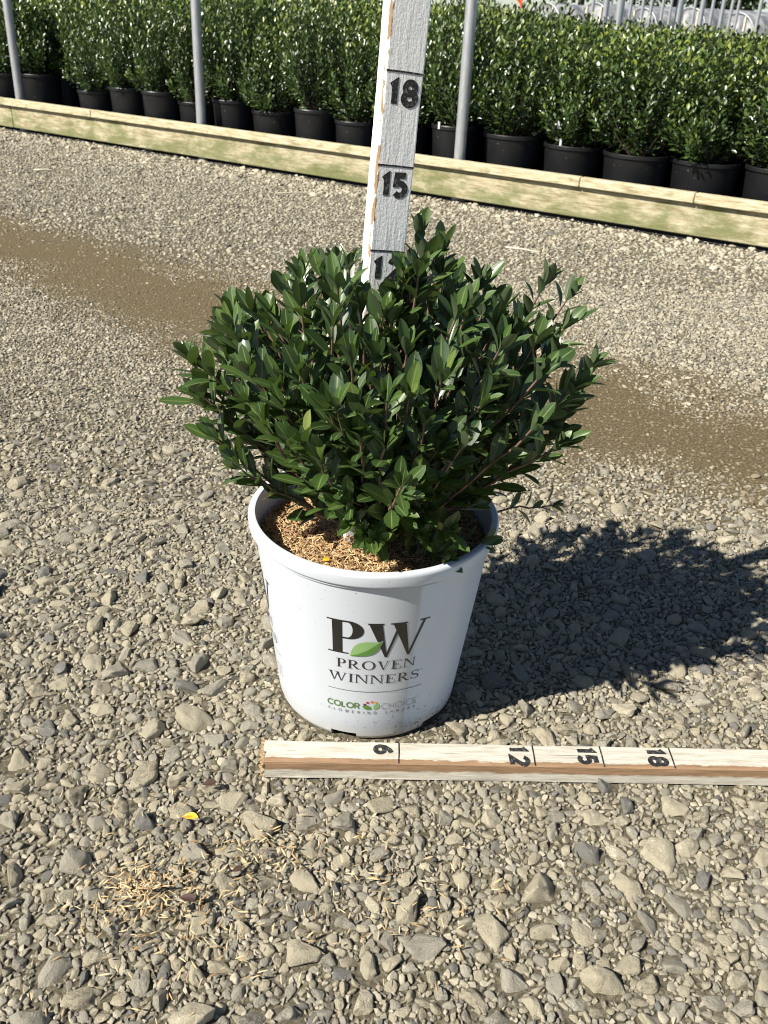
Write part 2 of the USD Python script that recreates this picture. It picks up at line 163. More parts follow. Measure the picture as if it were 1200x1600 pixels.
M['plastic'] = mat('plastic', {'g': ('geometry', {}), 'n': ('noise_texture', {'scale': 2.2, 'detail': 6, 'roughness': 0.7}), 'r': ('rgb_ramp', {'ramp': [(0.38, (0.16, 0.17, 0.19)), (0.5, (0.33, 0.34, 0.36)), (0.6, (0.62, 0.61, 0.58))]}), 'p': ('principled_bsdf', {'roughness': 0.35}), 'tl': ('translucent_bsdf', {'color': (0.7, 0.7, 0.7)}), 'mc': ('mix_closure', {'fac': 0.35})}, [('g.position', 'n.vector'), ('n.fac', 'r.fac'), ('r.color', 'p.base_color'), ('p.BSDF', 'mc.closure1'), ('tl.BSDF', 'mc.closure2')], 'mc.closure')
M['plastic_grey'] = plain('plastic_grey', (0.38, 0.40, 0.43), 0.5)

# ---------------------------------------------------------------- mesh helpers
def lathe(profile, n=64):
    return trimesh.creation.revolve(np.asarray(profile, float), sections=n)
def tube(pts, r, sides=6, cap=True):
    pts = np.asarray(pts, float); r = np.broadcast_to(r, len(pts)); T = np.gradient(pts, axis=0); T /= np.linalg.norm(T, axis=1, keepdims=True)
    ref = np.array([0.3, 0.2, 0.93]) if abs(T[0] @ [0.3, 0.2, 0.93]) < 0.95 else np.array([1.0, 0, 0])
    A = np.cross(T, ref); A /= np.linalg.norm(A, axis=1, keepdims=True); B = np.cross(T, A); a = np.arange(sides) / sides * 2 * np.pi
    v = (pts[:, None] + r[:, None, None] * (A[:, None] * np.cos(a)[None, :, None] + B[:, None] * np.sin(a)[None, :, None])).reshape(-1, 3); f = []
    for i in range(len(pts) - 1):
        for j in range(sides):
            p, q = i * sides + j, i * sides + (j + 1) % sides; f += [[p, p + sides, q], [q, p + sides, q + sides]]
    if cap:
        v = np.vstack([v, pts[0], pts[-1]]); k = len(v)
        for j in range(sides): f += [[k - 2, j, (j + 1) % sides], [k - 1, (len(pts) - 1) * sides + (j + 1) % sides, (len(pts) - 1) * sides + j]]
    return trimesh.Trimesh(v, f, process=False)
def rounded_box(lx, ly, lz, c=0.003):
    s = [manifold3d.Manifold.cube([lx - 2 * c * (k != 0), ly - 2 * c * (k != 1), lz - 2 * c * (k != 2)], True) for k in range(3)]
    m = manifold3d.Manifold.batch_hull(s).to_mesh(); return trimesh.Trimesh(m.vert_properties[:, :3], m.tri_verts)
def moved(m, x=0, y=0, z=0, rz=0.0):
    m = m.copy(); m.apply_transform(trimesh.transformations.translation_matrix([x, y, z]) @ trimesh.transformations.rotation_matrix(rz, [0, 0, 1])); return m
cat = trimesh.util.concatenate

# leaves: arrays of many leaves at once -> verts, faces, uv
def leaf_set(base, D, Nn, L, W, fold, curl, nt=6, nu=4, twist=None):
    n = len(base); D = D / np.linalg.norm(D, axis=1, keepdims=True); Nn = Nn - (Nn * D).sum(1, keepdims=True) * D; Nn /= np.linalg.norm(Nn, axis=1, keepdims=True); S = np.cross(D, Nn)
    t = np.linspace(0, 1, nt + 1) ** 0.8; u = np.linspace(-1, 1, nu + 1)
    w = np.sin(np.pi * np.clip((t - 0.05) / 0.95, 0, 1) ** 1.15) ** 0.62; w = np.maximum(w, 0.0) + np.where(t < 0.12, 0.06, 0.0); w[-1] = 0.015
    T, Ug = np.meshgrid(t, u, indexing='ij'); Wd = w[:, None] * Ug
    X = Wd[None] * W[:, None, None]; Z = np.abs(Ug)[None] ** 1.3 * np.abs(w)[:, None][None] * W[:, None, None] * fold[:, None, None] - curl[:, None, None] * L[:, None, None] * (T[None] ** 2)
    Y = T[None] * L[:, None, None] * (1 - 0.3 * np.abs(curl)[:, None, None] * T[None])
    v = base[:, None, None] + X[..., None] * S[:, None, None] + Y[..., None] * D[:, None, None] + Z[..., None] * Nn[:, None, None]
    k = (nt + 1) * (nu + 1); i = np.arange(nt)[:, None] * (nu + 1) + np.arange(nu)[None]; q = np.stack([i, i + 1, i + nu + 2, i + nu + 1], -1).reshape(-1, 4); f1 = np.vstack([q[:, [0, 1, 2]], q[:, [0, 2, 3]]])
    uv = np.stack([Ug * 0.5 + 0.5, T], -1).reshape(-1, 2)
    return v.reshape(n, k, 3), f1, uv
def join_leaves(v, f1, uv, tint):
    n, k = v.shape[:2]; f = (f1[None] + (np.arange(n) * k)[:, None, None]).reshape(-1, 3)
    return trimesh.Trimesh(v.reshape(-1, 3), f, process=False), np.tile(uv, (n, 1)), np.repeat(tint, k)

# ================================================================ ground
ground = thing('ground', kind='structure')
def sheet(x0, y0, x1, y1, z, n=1):
    xs, ys = np.linspace(x0, x1, n + 1), np.linspace(y0, y1, n + 1); X, Y = np.meshgrid(xs, ys, indexing='ij'); v = np.stack([X, Y, np.full_like(X, z)], -1).reshape(-1, 3)
    i = np.arange(n)[:, None] * (n + 1) + np.arange(n)[None]; q = np.stack([i, i + n + 1, i + n + 2, i + 1], -1).reshape(-1, 4); return (v, q)
part(ground, 'dirt_surface', sheet(-120, -40, 120, 200, 0.0), M['dirt'])
bedm = [bed(-5, 0.012, 0.004), bed(9, 0.012, 0.004), bed(9, 7.2, 0.004), bed(-5, 7.2, 0.004)]
tag(part(None, 'planting_bed', (np.array(bedm), np.array([[0, 1, 2, 3]])), M['fabric']), kind='structure')

# stones
def rock(seed, n, flat, rough=0.07, sub=0):
    r = np.random.default_rng(seed); p = r.normal(size=(n, 3)); p /= np.linalg.norm(p, axis=1, keepdims=True); p *= r.uniform(0.78, 1.0, (n, 1)); p *= [1.0, r.uniform(0.66, 0.95), flat]
    m = trimesh.convex.convex_hull(p)
    for _ in range(sub): m = m.subdivide()
    if sub:
        trimesh.smoothing.filter_laplacian(m, lamb=0.35, iterations=2)
        d = meshkit.fbm(m.vertices * 2.3 + seed * 7.1, 4) - 0.5; m.vertices += m.vertex_normals * (d * rough * 3.2)[:, None]
    if sub >= 3: m.vertices += m.vertex_normals * ((meshkit.fbm(m.vertices * 7.0 + seed, 3) - 0.5) * 0.09)[:, None]
    ext = np.abs(m.vertices[:, :2]).max(); m.apply_scale(1 / ext); return m
big_rocks = [rock(100 + i, 13 + i % 6, random.uniform(0.5, 0.78), 0.06, 3) for i in range(14)]
mid_rocks = [rock(200 + i, 12 + i % 6, random.uniform(0.5, 0.8), 0.05, 2 if i < 8 else 1) for i in range(16)]
small_rocks = [rock(300 + i, 10 + i % 5, random.uniform(0.55, 0.85)) for i in range(16)]

def wob(p, s, seed): return meshkit.fbm(np.column_stack([p * s, np.zeros(len(p))]), 4, seed)
def coords(p): q = p - BP; return q @ BU, q @ BN
def track(p):
    u, n = coords(p); b = n + 0.45 * (wob(p, 1.6, 5) - 0.5) + 0.30 * (wob(p, 9.0, 6) - 0.5); s = np.exp(-((b + 1.86) / 0.33) ** 2 * 1.2); s2 = 0.75 * np.exp(-((b + 2.28) / 0.14) ** 2) * (u < 2.6)
    return np.clip(np.maximum(s * (0.6 + 1.6 * (wob(p, 0.8, 9) - 0.25)), s2) * 1.12, 0, 1)
def in_view(p, margin=130):
    q = project(np.column_stack([p, np.zeros(len(p))])); return (q[:, 0] > -margin) & (q[:, 0] < 1200 + margin) & (q[:, 1] < 1600 + 260) & (coords(p)[1] < 0.03)
POT_C = np.array([-0.0115, 0.9045])
sticks_box = (-0.13, 0.70, 0.95, 0.82)
def free(p, r):
    ok = np.hypot(*(p - POT_C).T) > 0.106 + 0.6 * r
    return ok
placed_p, placed_r = np.zeros((0, 2)), np.zeros(0); tree = None
allp, allr = [], []
def scatter(N, area, r_lo, r_hi, prob, tight, power=2.0):
    """dart throwing: N candidates in the box area, radii from r_lo to r_hi, kept with probability prob(p), at least tight x (r + r') apart"""
    global tree, placed_p, placed_r
    x0, y0, x1, y1 = area; p = np.column_stack([rng.uniform(x0, x1, N), rng.uniform(y0, y1, N)]); p = p[in_view(p)]; p = p[rng.random(len(p)) < prob(p)]
    r = r_lo + (r_hi - r_lo) * rng.random(len(p)) ** power; k = free(p, r); p, r = p[k], r[k]
    if len(placed_p):
        d, i = cKDTree(placed_p).query(p, k=6, distance_upper_bound=0.09); i = np.minimum(i, len(placed_p) - 1); ok = (d > tight * (r[:, None] + placed_r[i])).all(1); p, r = p[ok], r[ok]
    pri = rng.random(len(p)) + 0.5 * (r - r_lo) / (r_hi - r_lo); pairs = cKDTree(p).query_pairs(2 * r_hi * tight, output_type='ndarray'); d = np.linalg.norm(p[pairs[:, 0]] - p[pairs[:, 1]], axis=1); pairs = pairs[d < tight * (r[pairs[:, 0]] + r[pairs[:, 1]])]
    pairs = np.where((pri[pairs[:, 0]] > pri[pairs[:, 1]])[:, None], pairs, pairs[:, ::-1])      # winner first
    state = np.zeros(len(p), np.int8)                            # 0 open, 1 kept, 2 dropped
    for _ in range(12):
        beaten = np.zeros(len(p), bool); beaten[pairs[:, 1]] = True; won = (state == 0) & ~beaten; state[won] = 1; lost = pairs[state[pairs[:, 0]] == 1, 1]; state[lost] = 2; pairs = pairs[(state[pairs[:, 0]] == 0) & (state[pairs[:, 1]] == 0)]
        if not (state == 0).any(): break
    p, r = p[state == 1], r[state == 1]
    placed_p = np.vstack([placed_p, p]); placed_r = np.concatenate([placed_r, r]); return len(p)
NEAR = (-0.75, 0.36, 0.95, 1.6); MID = (-1.7, 1.0, 1.6, 2.9); FAR = (-3.4, 1.9, 2.3, 6.6)
nn = lambda p: coords(p)[1]
def near_w(p): return np.clip((1.75 - p[:, 1]) / 0.7, 0, 1) * (1 - track(p))
# the large stones that stand out, where the photograph has them
for (px, py, rp) in [(845, 1385, 46), (947, 1532, 42), (720, 1368, 27), (638, 1418, 29), (912, 1455, 25), (1022, 1530, 30), (412, 1285, 38), (482, 1278, 30), (118, 1342, 32), (78, 1510, 36), (22, 1185, 36), (20, 1276, 24), (232, 1032, 27), (305, 1120, 34), (40, 1595, 40), (450, 1578, 30), (548, 1300, 24), (533, 1432, 28), (345, 1505, 20), (350, 1380, 22), (36, 1435, 24), (540, 1278, 24), (655, 1305, 22), (768, 1275, 20), (220, 1530, 24), (170, 748, 20), (310, 945, 20), (395, 1100, 24), (365, 1245, 22), (1040, 1065, 26), (690, 1545, 18), (790, 1400, 22), (1100, 1370, 20), (1120, 1560, 22), (540, 1195, 18), (148, 1280, 20), (815, 1048, 20), (925, 962, 16)]:
    g = at_z(px, py, 0.008); r = rp / FPX * (project(g)[2]) ; placed_p = np.vstack([placed_p, g[:2]]); placed_r = np.append(placed_r, r)
k = free(placed_p, placed_r); placed_p, placed_r = placed_p[k], placed_r[k]
counts = []
counts.append(scatter(1500, NEAR, 0.013, 0.021, lambda p: 0.9 * near_w(p), 0.92, 2.2))
counts.append(scatter(9000, NEAR, 0.0070, 0.0125, lambda p: near_w(p), 0.80, 1.9))
counts.append(scatter(2500, MID, 0.008, 0.018, lambda p: (1 - track(p)) * 0.25 * (p[:, 1] < 1.9), 0.95, 2.5))
bw = lambda p: np.clip(1.0 - (-nn(p)) / 0.55, 0, 1)
counts.append(scatter(30000, FAR, 0.011, 0.023, lambda p: 0.85 * bw(p) ** 1.3, 0.78, 1.5))
counts.append(scatter(260000, FAR, 0.0062, 0.0105, lambda p: (nn(p) > -1.75) * (1 - 0.93 * track(p) ** 1.3) * np.clip(1.25 + nn(p) * 0.5, 0.35, 1), 0.80, 1.3))
counts.append(scatter(110000, NEAR, 0.0040, 0.0074, lambda p: near_w(p), 0.70, 1.6))
counts.append(scatter(160000, MID, 0.0042, 0.0072, lambda p: (1 - 0.95 * track(p) ** 1.3) * np.clip(1.25 - p[:, 1] * 0.2, 0.4, 1), 0.76))
counts.append(scatter(550000, NEAR, 0.0019, 0.0042, lambda p: (p[:, 1] < 1.35) * (1 - 0.9 * track(p)), 0.66, 1.2))
counts.append(scatter(260000, MID, 0.0028, 0.0044, lambda p: (p[:, 1] > 1.2) * (1 - 0.94 * track(p) ** 1.3) * 0.85, 0.74))
counts.append(scatter(160000, FAR, 0.0035, 0.0060, lambda p: (1 - 0.95 * track(p) ** 1.3) * 0.75, 0.8))
print('stones', counts, len(placed_p))

pr, rr = placed_p, placed_r; n = len(pr)
def quat(axis_angle_z, tx, ty):
    cz, sz = np.cos(axis_angle_z / 2), np.sin(axis_angle_z / 2); cx, sx_ = np.cos(tx / 2), np.sin(tx / 2); cy, sy_ = np.cos(ty / 2), np.sin(ty / 2)
    w = cx * cy * cz + sx_ * sy_ * sz; x = sx_ * cy * cz - cx * sy_ * sz; y = cx * sy_ * cz + sx_ * cy * sz; z = cx * cy * sz - sx_ * sy_ * cz; return np.stack([w, x, y, z], 1)
rot_z = rng.uniform(0, 2 * np.pi, n); tiltx, tilty = rng.normal(0, 0.28, n), rng.normal(0, 0.28, n)
aniso = np.stack([rng.uniform(0.95, 1.25, n), rng.uniform(0.82, 1.12, n), rng.uniform(0.72, 1.1, n)], 1); scl = rr[:, None] * aniso
zc = 0.0015 - 0.27 * rr + rr * rng.uniform(-0.08, 0.14, n)
under_pot = np.hypot(*(pr - POT_C).T) < 0.125; zc = np.where(under_pot, -0.25 * rr, zc)
under_stick = (pr[:, 0] > -0.135) & (np.abs(pr[:, 1] - (0.752 + 0.045 * pr[:, 0])) < 0.0185 + rr * 1.05); zc = np.where(under_stick, np.minimum(zc, 0.003 - 0.62 * rr), zc)
trk = track(pr); zc = np.where((trk > 0.35) & (rr < 0.012), zc - 0.30 * rr * trk, zc)
q = project(np.column_stack([pr, zc])); apparent = rr / q[:, 2]; vis = (q[:, 0] > -20) & (q[:, 0] < 1220) & (q[:, 1] < 1620)
order = np.argsort(-np.where(vis, apparent, 0)); singles = set(order[:300].tolist())
def quat_mat(qv):
    w, x, y, z = qv; return np.array([[1 - 2 * (y * y + z * z), 2 * (x * y - z * w), 2 * (x * z + y * w)], [2 * (x * y + z * w), 1 - 2 * (x * x + z * z), 2 * (y * z - x * w)], [2 * (x * z - y * w), 2 * (y * z + x * w), 1 - 2 * (x * x + y * y)]])
Q = quat(rot_z, tiltx, tilty)
pick = rng.random(n); pale = np.clip(bw(pr) * 0.5 + (rr < 0.006) * 0.28 + (pr[:, 1] > 1.9) * 0.25, 0, 0.8)
matk = np.where(pick < pale, 2, np.where(pick < pale + (1 - pale) * 0.52, 0, np.where(pick < pale + (1 - pale) * 0.96, 1, 3))); mk_names = ['stone_warm', 'stone_grey', 'stone_pale', 'stone_dark', 'stone_dusty']; matk = np.where((trk > 0.3) & (rng.random(n) < 0.95 * trk), 4, matk)
for i in order[:300]:
    m = big_rocks[rng.integers(len(big_rocks))].copy(); m.vertices = (m.vertices * scl[i]) @ quat_mat(Q[i]).T + [pr[i, 0], pr[i, 1], zc[i] + 0.10 * rr[i]]
    mk = int(matk[i]); part(ground, 'stone', m, M[mk_names[mk]], smooth=38)
rest = np.array([i for i in range(n) if i not in singles])
inst = UsdGeom.PointInstancer.Define(stage, str(ground.GetPath()) + '/gravel'); tag(inst, kind='stuff')
inst.GetPrim().SetCustomDataByKey('kind', 'stuff'); protos = []; inv = []
for lst, nm in ((mid_rocks, 'pebble'), (small_rocks, 'chipping')):
    for i, m in enumerate(lst):
        for k in (0, 1, 2, 3, 4) if i % 2 == 0 else (0, 1, 2):
            path = f'{inst.GetPath()}/Protos/{nm}_{i:03d}_{k:03d}'
            usdkit.mesh(stage, path, m, M[mk_names[k]], smooth=35 if nm == 'pebble' else 25); protos.append(Sdf.Path(path)); inv.append((nm, k))
inv_by = {}
for j, key in enumerate(inv): inv_by.setdefault(key, []).append(j)
idx = np.zeros(len(rest), int)
for c, i in enumerate(rest):
    key = ('pebble' if (rr[i] / q[i, 2] > 0.0052) else 'chipping', int(matk[i])); o = inv_by[key]; idx[c] = o[i % len(o)]
inst.CreatePrototypesRel().SetTargets(protos)
inst.CreateProtoIndicesAttr(Vt.IntArray.FromNumpy(idx.astype(np.int32)))
inst.CreatePositionsAttr(Vt.Vec3fArray.FromNumpy(np.column_stack([pr[rest], zc[rest]]).astype(np.float32)))
inst.CreateScalesAttr(Vt.Vec3fArray.FromNumpy(scl[rest].astype(np.float32)))
inst.CreateOrientationsAttr([Gf.Quath(*map(float, Q[i])) for i in rest])

# ================================================================ timber edging
edging = thing('timber_edging', 'long low edging of pale greenish boards with a cap rail along the planting bed', 'edging')
BROT = math.atan2(BU[1], BU[0])
def plank(u0, u1, n0, z, th, h, m, name, tilt=0.0):
    b = rounded_box(u1 - u0 - 0.003, th, h, 0.003); b = b.subdivide_to_size(0.12); b.vertices[:, 1] += 0.0025 * (meshkit.noise(b.vertices * [2.2, 0, 6] + u0 * 3.7) - 0.5)
    c = bed((u0 + u1) / 2, n0 + th / 2, z + h / 2); part(edging, name, b, m, smooth=30, loc=c, rz=BROT)
def uof(x, y, z=0.1):                                             # where a joint seen in the photograph falls along the edging
    d = ray(x, y); t = -((EYE[:2] - BP) @ BN) / (d[:2] @ BN); return float((EYE[:2] + t * d[:2] - BP) @ BU)
j0, j1, j2 = uof(15, 185), uof(905, 290), uof(1083, 320)
for a, b in ((-3.0, j0 - 1.4), (j0 - 1.4, uof(142, 182)), (uof(142, 182), j1), (j1, j2), (j2, 6.6)): plank(a, b, -0.003, 0.142, 0.040, 0.038, M['lumber_pale'], 'cap_board')
for a, b in ((-3.0, j0), (j0, uof(618, 280)), (uof(618, 280), 6.6)): plank(a, b, 0.018, 0.020, 0.034, 0.120, M['lumber_green'], 'face_board')
for u in (-0.6, 1.1, uof(706, 325), 4.6): part(edging, 'stake', rounded_box(0.05, 0.04, 0.19), M['lumber_green'], loc=bed(u, 0.073, 0.05), rz=BROT)

# ================================================================ galvanised poles
def pole(x, y, h, r, label, group=None):
    t = thing('steel_pole', label, 'pole', (x, y, 0), group=group)
    part(t, 'tube', lathe([(0, -0.02), (r, -0.02), (r, h - 0.002), (r - 0.002, h), (0, h)], 20), M['steel'], smooth=30); return t
for (x, y), s in (((-2.285, 5.864), 'galvanised steel pole behind the timber edging at the left edge of the photo'), ((-1.052, 5.096), 'galvanised steel pole behind the timber edging, middle one of the three near poles'), ((0.254, 4.280), 'galvanised steel pole behind the edging just right of the upright measuring stick')):
    pole(x, y + 0.012, 2.6, 0.0245, s)

# ================================================================ potted shrubs of the bed
def pot_profile(r0, r1, h, lip=0.006, t=0.004):
    return [(0, 0.004), (r0 - t, 0.004), (r1 - t, h - 0.001), (r1 + lip * 0.6, h), (r1 + lip, h - 0.003), (r1 + lip, h - 0.016), (r1 + lip - 0.003, h - 0.019), (r1 - 0.0006, h - 0.019), (r0, 0.0), (0, 0.0)][::-1]
def make_shrub(path_parent, seed, r_pot, h_pot, top, spread, nshoot):
    r = np.random.default_rng(seed); t = path_parent
    part(t, 'pot', lathe(pot_profile(r_pot * 0.80, r_pot - 0.006, h_pot), 48), M['pot_black'], smooth=30)
    a = np.linspace(0, 2 * np.pi, 25)[:-1]; ring = np.stack([np.cos(a), np.sin(a)], 1); v = [[0, 0, h_pot - 0.012]]
    for f in (0.35, 0.7, 0.985):
        for k in range(24): v.append([*(ring[k] * f * (r_pot - 0.012)), h_pot - 0.02 - 0.012 * f + 0.010 * r.random()])
    fc = [[0, 1 + k, 1 + (k + 1) % 24] for k in range(24)]
    for s in range(2):
        for k in range(24): p, q_ = 1 + s * 24 + k, 1 + s * 24 + (k + 1) % 24; fc += [[p, p + 24, q_], [q_, p + 24, q_ + 24]]
    part(t, 'mulch', trimesh.Trimesh(v, fc, process=False), M['soil'], smooth=True)
    bases, Ds, Ns, ti, tubes = [], [], [], [], []
    for s in range(nshoot):
        a0 = r.uniform(0, 2 * np.pi); rad = spread * math.sqrt(r.random()); zt = h_pot + (top - h_pot) * (r.uniform(0.16, 1.0) if rad > spread * 0.6 else r.uniform(0.7, 1.06))
        b0 = np.array([0.03 * math.cos(a0), 0.03 * math.sin(a0), h_pot - 0.02]); e = np.array([rad * math.cos(a0), rad * math.sin(a0), zt]); mid = (b0 + e) / 2 + np.array([math.cos(a0), math.sin(a0), 0]) * rad * 0.30
        tt = np.linspace(0, 1, 8)[:, None]; c = (1 - tt) ** 2 * b0 + 2 * tt * (1 - tt) * mid + tt ** 2 * e
        if s % 3 == 0: tubes.append(tube(c[:5], np.linspace(0.0032, 0.0018, 5), 4, False))
        nl = 29
        for k in range(nl):
            f = 0.10 + 0.90 * (k / (nl - 1)) ** 0.85; p = (1 - f) ** 2 * b0 + 2 * f * (1 - f) * mid + f ** 2 * e; T = 2 * (1 - f) * (mid - b0) + 2 * f * (e - mid); T /= np.linalg.norm(T)
            ph = k * 2.4 + s; R = np.cross(T, [math.cos(ph), math.sin(ph), 0.3]); R /= np.linalg.norm(R) + 1e-9; al = math.radians(r.uniform(35, 75) * (1 - 0.35 * f)); D = math.cos(al) * T + math.sin(al) * R
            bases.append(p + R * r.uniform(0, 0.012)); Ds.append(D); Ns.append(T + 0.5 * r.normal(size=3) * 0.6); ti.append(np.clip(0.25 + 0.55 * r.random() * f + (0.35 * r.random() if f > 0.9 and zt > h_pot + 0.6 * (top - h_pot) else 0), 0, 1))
    n_ = len(bases); L = r.uniform(0.020, 0.036, n_); v, f1, uv = leaf_set(np.array(bases), np.array(Ds), np.array(Ns), L, L * r.uniform(0.19, 0.26, n_), r.uniform(0.1, 0.5, n_), r.uniform(-0.05, 0.2, n_), 3, 2)
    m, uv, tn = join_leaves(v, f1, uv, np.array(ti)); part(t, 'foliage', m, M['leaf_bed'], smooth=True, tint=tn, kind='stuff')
    part(t, 'stems', cat(tubes), M['bark'], smooth=True)
PROTO_R, PROTO_H = 0.14, 0.285
stage.CreateClassPrim('/World/shrub_kinds'); kinds = []
for i in range(6):
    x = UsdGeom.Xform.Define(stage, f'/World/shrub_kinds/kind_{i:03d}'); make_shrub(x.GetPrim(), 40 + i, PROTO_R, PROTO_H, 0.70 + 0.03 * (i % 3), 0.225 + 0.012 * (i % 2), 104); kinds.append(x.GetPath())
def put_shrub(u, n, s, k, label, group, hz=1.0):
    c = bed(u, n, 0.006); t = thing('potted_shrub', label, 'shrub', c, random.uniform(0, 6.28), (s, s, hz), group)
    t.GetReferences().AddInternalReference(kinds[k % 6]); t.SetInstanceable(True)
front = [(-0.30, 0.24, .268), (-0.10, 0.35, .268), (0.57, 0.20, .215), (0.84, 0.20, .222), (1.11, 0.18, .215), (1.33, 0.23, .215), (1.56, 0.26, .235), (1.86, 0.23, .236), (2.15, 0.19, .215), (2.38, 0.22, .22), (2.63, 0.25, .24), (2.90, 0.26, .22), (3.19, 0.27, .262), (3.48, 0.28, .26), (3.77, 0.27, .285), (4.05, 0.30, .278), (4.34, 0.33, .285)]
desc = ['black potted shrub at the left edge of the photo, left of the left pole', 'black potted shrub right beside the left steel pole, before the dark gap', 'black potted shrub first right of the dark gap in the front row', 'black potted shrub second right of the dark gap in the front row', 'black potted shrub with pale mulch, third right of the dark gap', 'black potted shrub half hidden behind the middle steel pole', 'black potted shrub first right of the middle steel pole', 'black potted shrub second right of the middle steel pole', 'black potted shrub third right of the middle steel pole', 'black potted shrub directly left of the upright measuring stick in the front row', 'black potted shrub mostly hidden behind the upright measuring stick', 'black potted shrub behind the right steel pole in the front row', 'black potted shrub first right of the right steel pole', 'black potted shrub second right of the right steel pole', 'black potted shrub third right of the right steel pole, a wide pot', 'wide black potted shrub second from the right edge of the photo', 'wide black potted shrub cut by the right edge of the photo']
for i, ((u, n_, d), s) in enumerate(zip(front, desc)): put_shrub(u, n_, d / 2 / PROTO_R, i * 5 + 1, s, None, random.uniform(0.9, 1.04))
row = 0
for n_ in np.arange(0.50, 4.2, 0.29):
    off = 0.14 * (row % 2); row += 1
    for u in np.arange(-3.2, 6.2, 0.285):
        uu, nn_ = u + off + random.uniform(-0.03, 0.03), n_ + random.uniform(-0.03, 0.03); qq = project(bed(uu, nn_, 0.5))
        if qq[2] < 0.5 or qq[0] < -130 or qq[0] > 1330: continue
        hz = 0.90 + 0.10 * (qq[0] < 830) + random.uniform(-0.07, 0.08)
        put_shrub(uu, nn_, random.uniform(0.93, 1.03), random.randrange(6), 'dense glossy green potted shrub massed in the rows behind the front row of the bed', 'shrubs massed behind the front row', hz)

# ================================================================ far background
far = [(946, 8.6, .024), (968, 7.6, .03), (984, 11, .018), (1003, 13, .02), (1016, 9.5, .016), (1034, 14, .02), (1047, 16, .02), (1061, 9.0, .03), (1084, 15, .02), (1096, 8.2, .02), (1112, 12, .02), (1128, 9.2, .018), (1142, 13, .02), (1152, 15, .02), (1186, 12, .022), (925, 12, .02)]
ordw = ['first', 'second', 'third', 'fourth', 'fifth', 'sixth', 'seventh', 'eighth', 'ninth', 'tenth', 'eleventh', 'twelfth', 'thirteenth', 'fourteenth', 'fifteenth', 'sixteenth']
for k, (px, Y, r) in enumerate(sorted(far)):
    p = at_y(px, 20, Y); pole(p[0], p[1], 2.4, r, f'thin steel pole far behind the shrubs, {ordw[k]} from left in its cluster', None)
def tunnel(x, y, w, h, L, rz, label):
    t = thing('poly_tunnel', label, 'greenhouse', (x, y, 0), rz); a = np.linspace(0, np.pi, 17); prof = np.stack([w / 2 * np.cos(a), h * np.sin(a) ** 0.75], 1); segs = 14
    v = np.array([[p[0], L * s / segs, p[1] + 0.03 * meshkit.noise(np.array([p[0] * 2, s * 1.3, x]))] for s in range(segs + 1) for p in prof]); f = [[s * 17 + k, s * 17 + k + 1, s * 17 + k + 18, s * 17 + k + 17] for s in range(segs) for k in range(16)]
    part(t, 'cover', (v, np.array(f)), M['plastic'], smooth=True)
    for s in (0, L):
        part(t, 'hoop', tube([[p[0] * 1.01, s + 0.01, p[1] * 1.01] for p in prof], 0.025, 6), M['steel'], smooth=True)
    pv = np.array([[0, 0.04, 0]] + [[p[0] * 0.985, 0.04, p[1] * 0.985] for p in prof]); part(t, 'end_panel', trimesh.Trimesh(pv, [[0, k + 1, k + 2] for k in range(16)]), M['plastic'])
    for xx in (-w * 0.2, w * 0.2): part(t, 'door_post', rounded_box(0.05, 0.05, h * 0.92), M['twig'], loc=(xx, 0.0, h * 0.46))
    for s in (0.12, 0.4): part(t, 'rail', rounded_box(w * 0.9, 0.03, 0.05), M['twig'], loc=(0, -0.04, h * s))
for k, px in enumerate((850, 925, 1000, 1075, 1150, 1225)):
    p = at_y(px, 40, 34.0); tunnel(p[0], p[1], 1.6, 1.12 + 0.08 * (k % 2), 9.0, -0.95, f'low white plastic poly tunnel far behind the shrubs, {ordw[k]} from left')
def far_tree(x, y, h, w, seed, label):
    r = np.random.default_rng(seed); t = thing('tree', label, 'tree', (x, y, 0)); part(t, 'trunk', tube([[0, 0, 0], [0.1, 0, h * 0.3], [0, 0.1, h * 0.7]], [0.22, 0.17, 0.06], 8), M['bark'], smooth=True)
    c = []; 
    for _ in range(26):
        d = r.normal(size=3); d /= np.linalg.norm(d); c.append(np.array([0, 0, h * 0.52]) + d * [w * 0.42, w * 0.42, h * 0.42] * r.uniform(0.3, 1))
    n_ = 2600; ci = r.integers(len(c), size=n_); b = np.array(c)[ci] + r.normal(size=(n_, 3)) * w * 0.09; b[:, 2] = np.maximum(b[:, 2], 0.5); L = r.uniform(0.18, 0.34, n_); v, f1, uv = leaf_set(b, r.normal(size=(n_, 3)), r.normal(size=(n_, 3)) + [0, 0, 1.2], L, L * 0.32, L * 0 + 0.3, L * 0 + 0.1, 2, 2)
    m, uv, tn = join_leaves(v, f1, uv, r.uniform(0, 0.45, n_)); part(t, 'crown', m, M['leaf_bed'], smooth=True, tint=tn, kind='stuff')
for k, (px, h) in enumerate(((905, 6), (985, 7), (1050, 6.5), (1105, 6.0), (1150, 4.4))):
    p = at_y(px, 10, 58.0); far_tree(p[0], p[1], h, 4.4 if k < 4 else 3.2, 70 + k, f'dark green tree beyond the poly tunnels, {ordw[k]} from the left')
fp = at_y(812, 4, 5.6); fl = thing('marker_flag', 'orange marker flag on a wire standing in the shrubs at the top of the photo', 'flag', (fp[0], fp[1], 0))
part(fl, 'wire', tube([[0.012, 0, 0.2], [0.014, 0, 0.6], [0.012, 0, 1.0]], 0.0016, 6), M['wire'])
fpoly = np.array([[0.0135, 0, 0.96], [-0.085, 0.02, 0.93], [-0.06, 0.03, 0.86], [0.0, 0.015, 0.80], [0.016, 0.01, 0.765], [0.0135, 0, 0.86]])
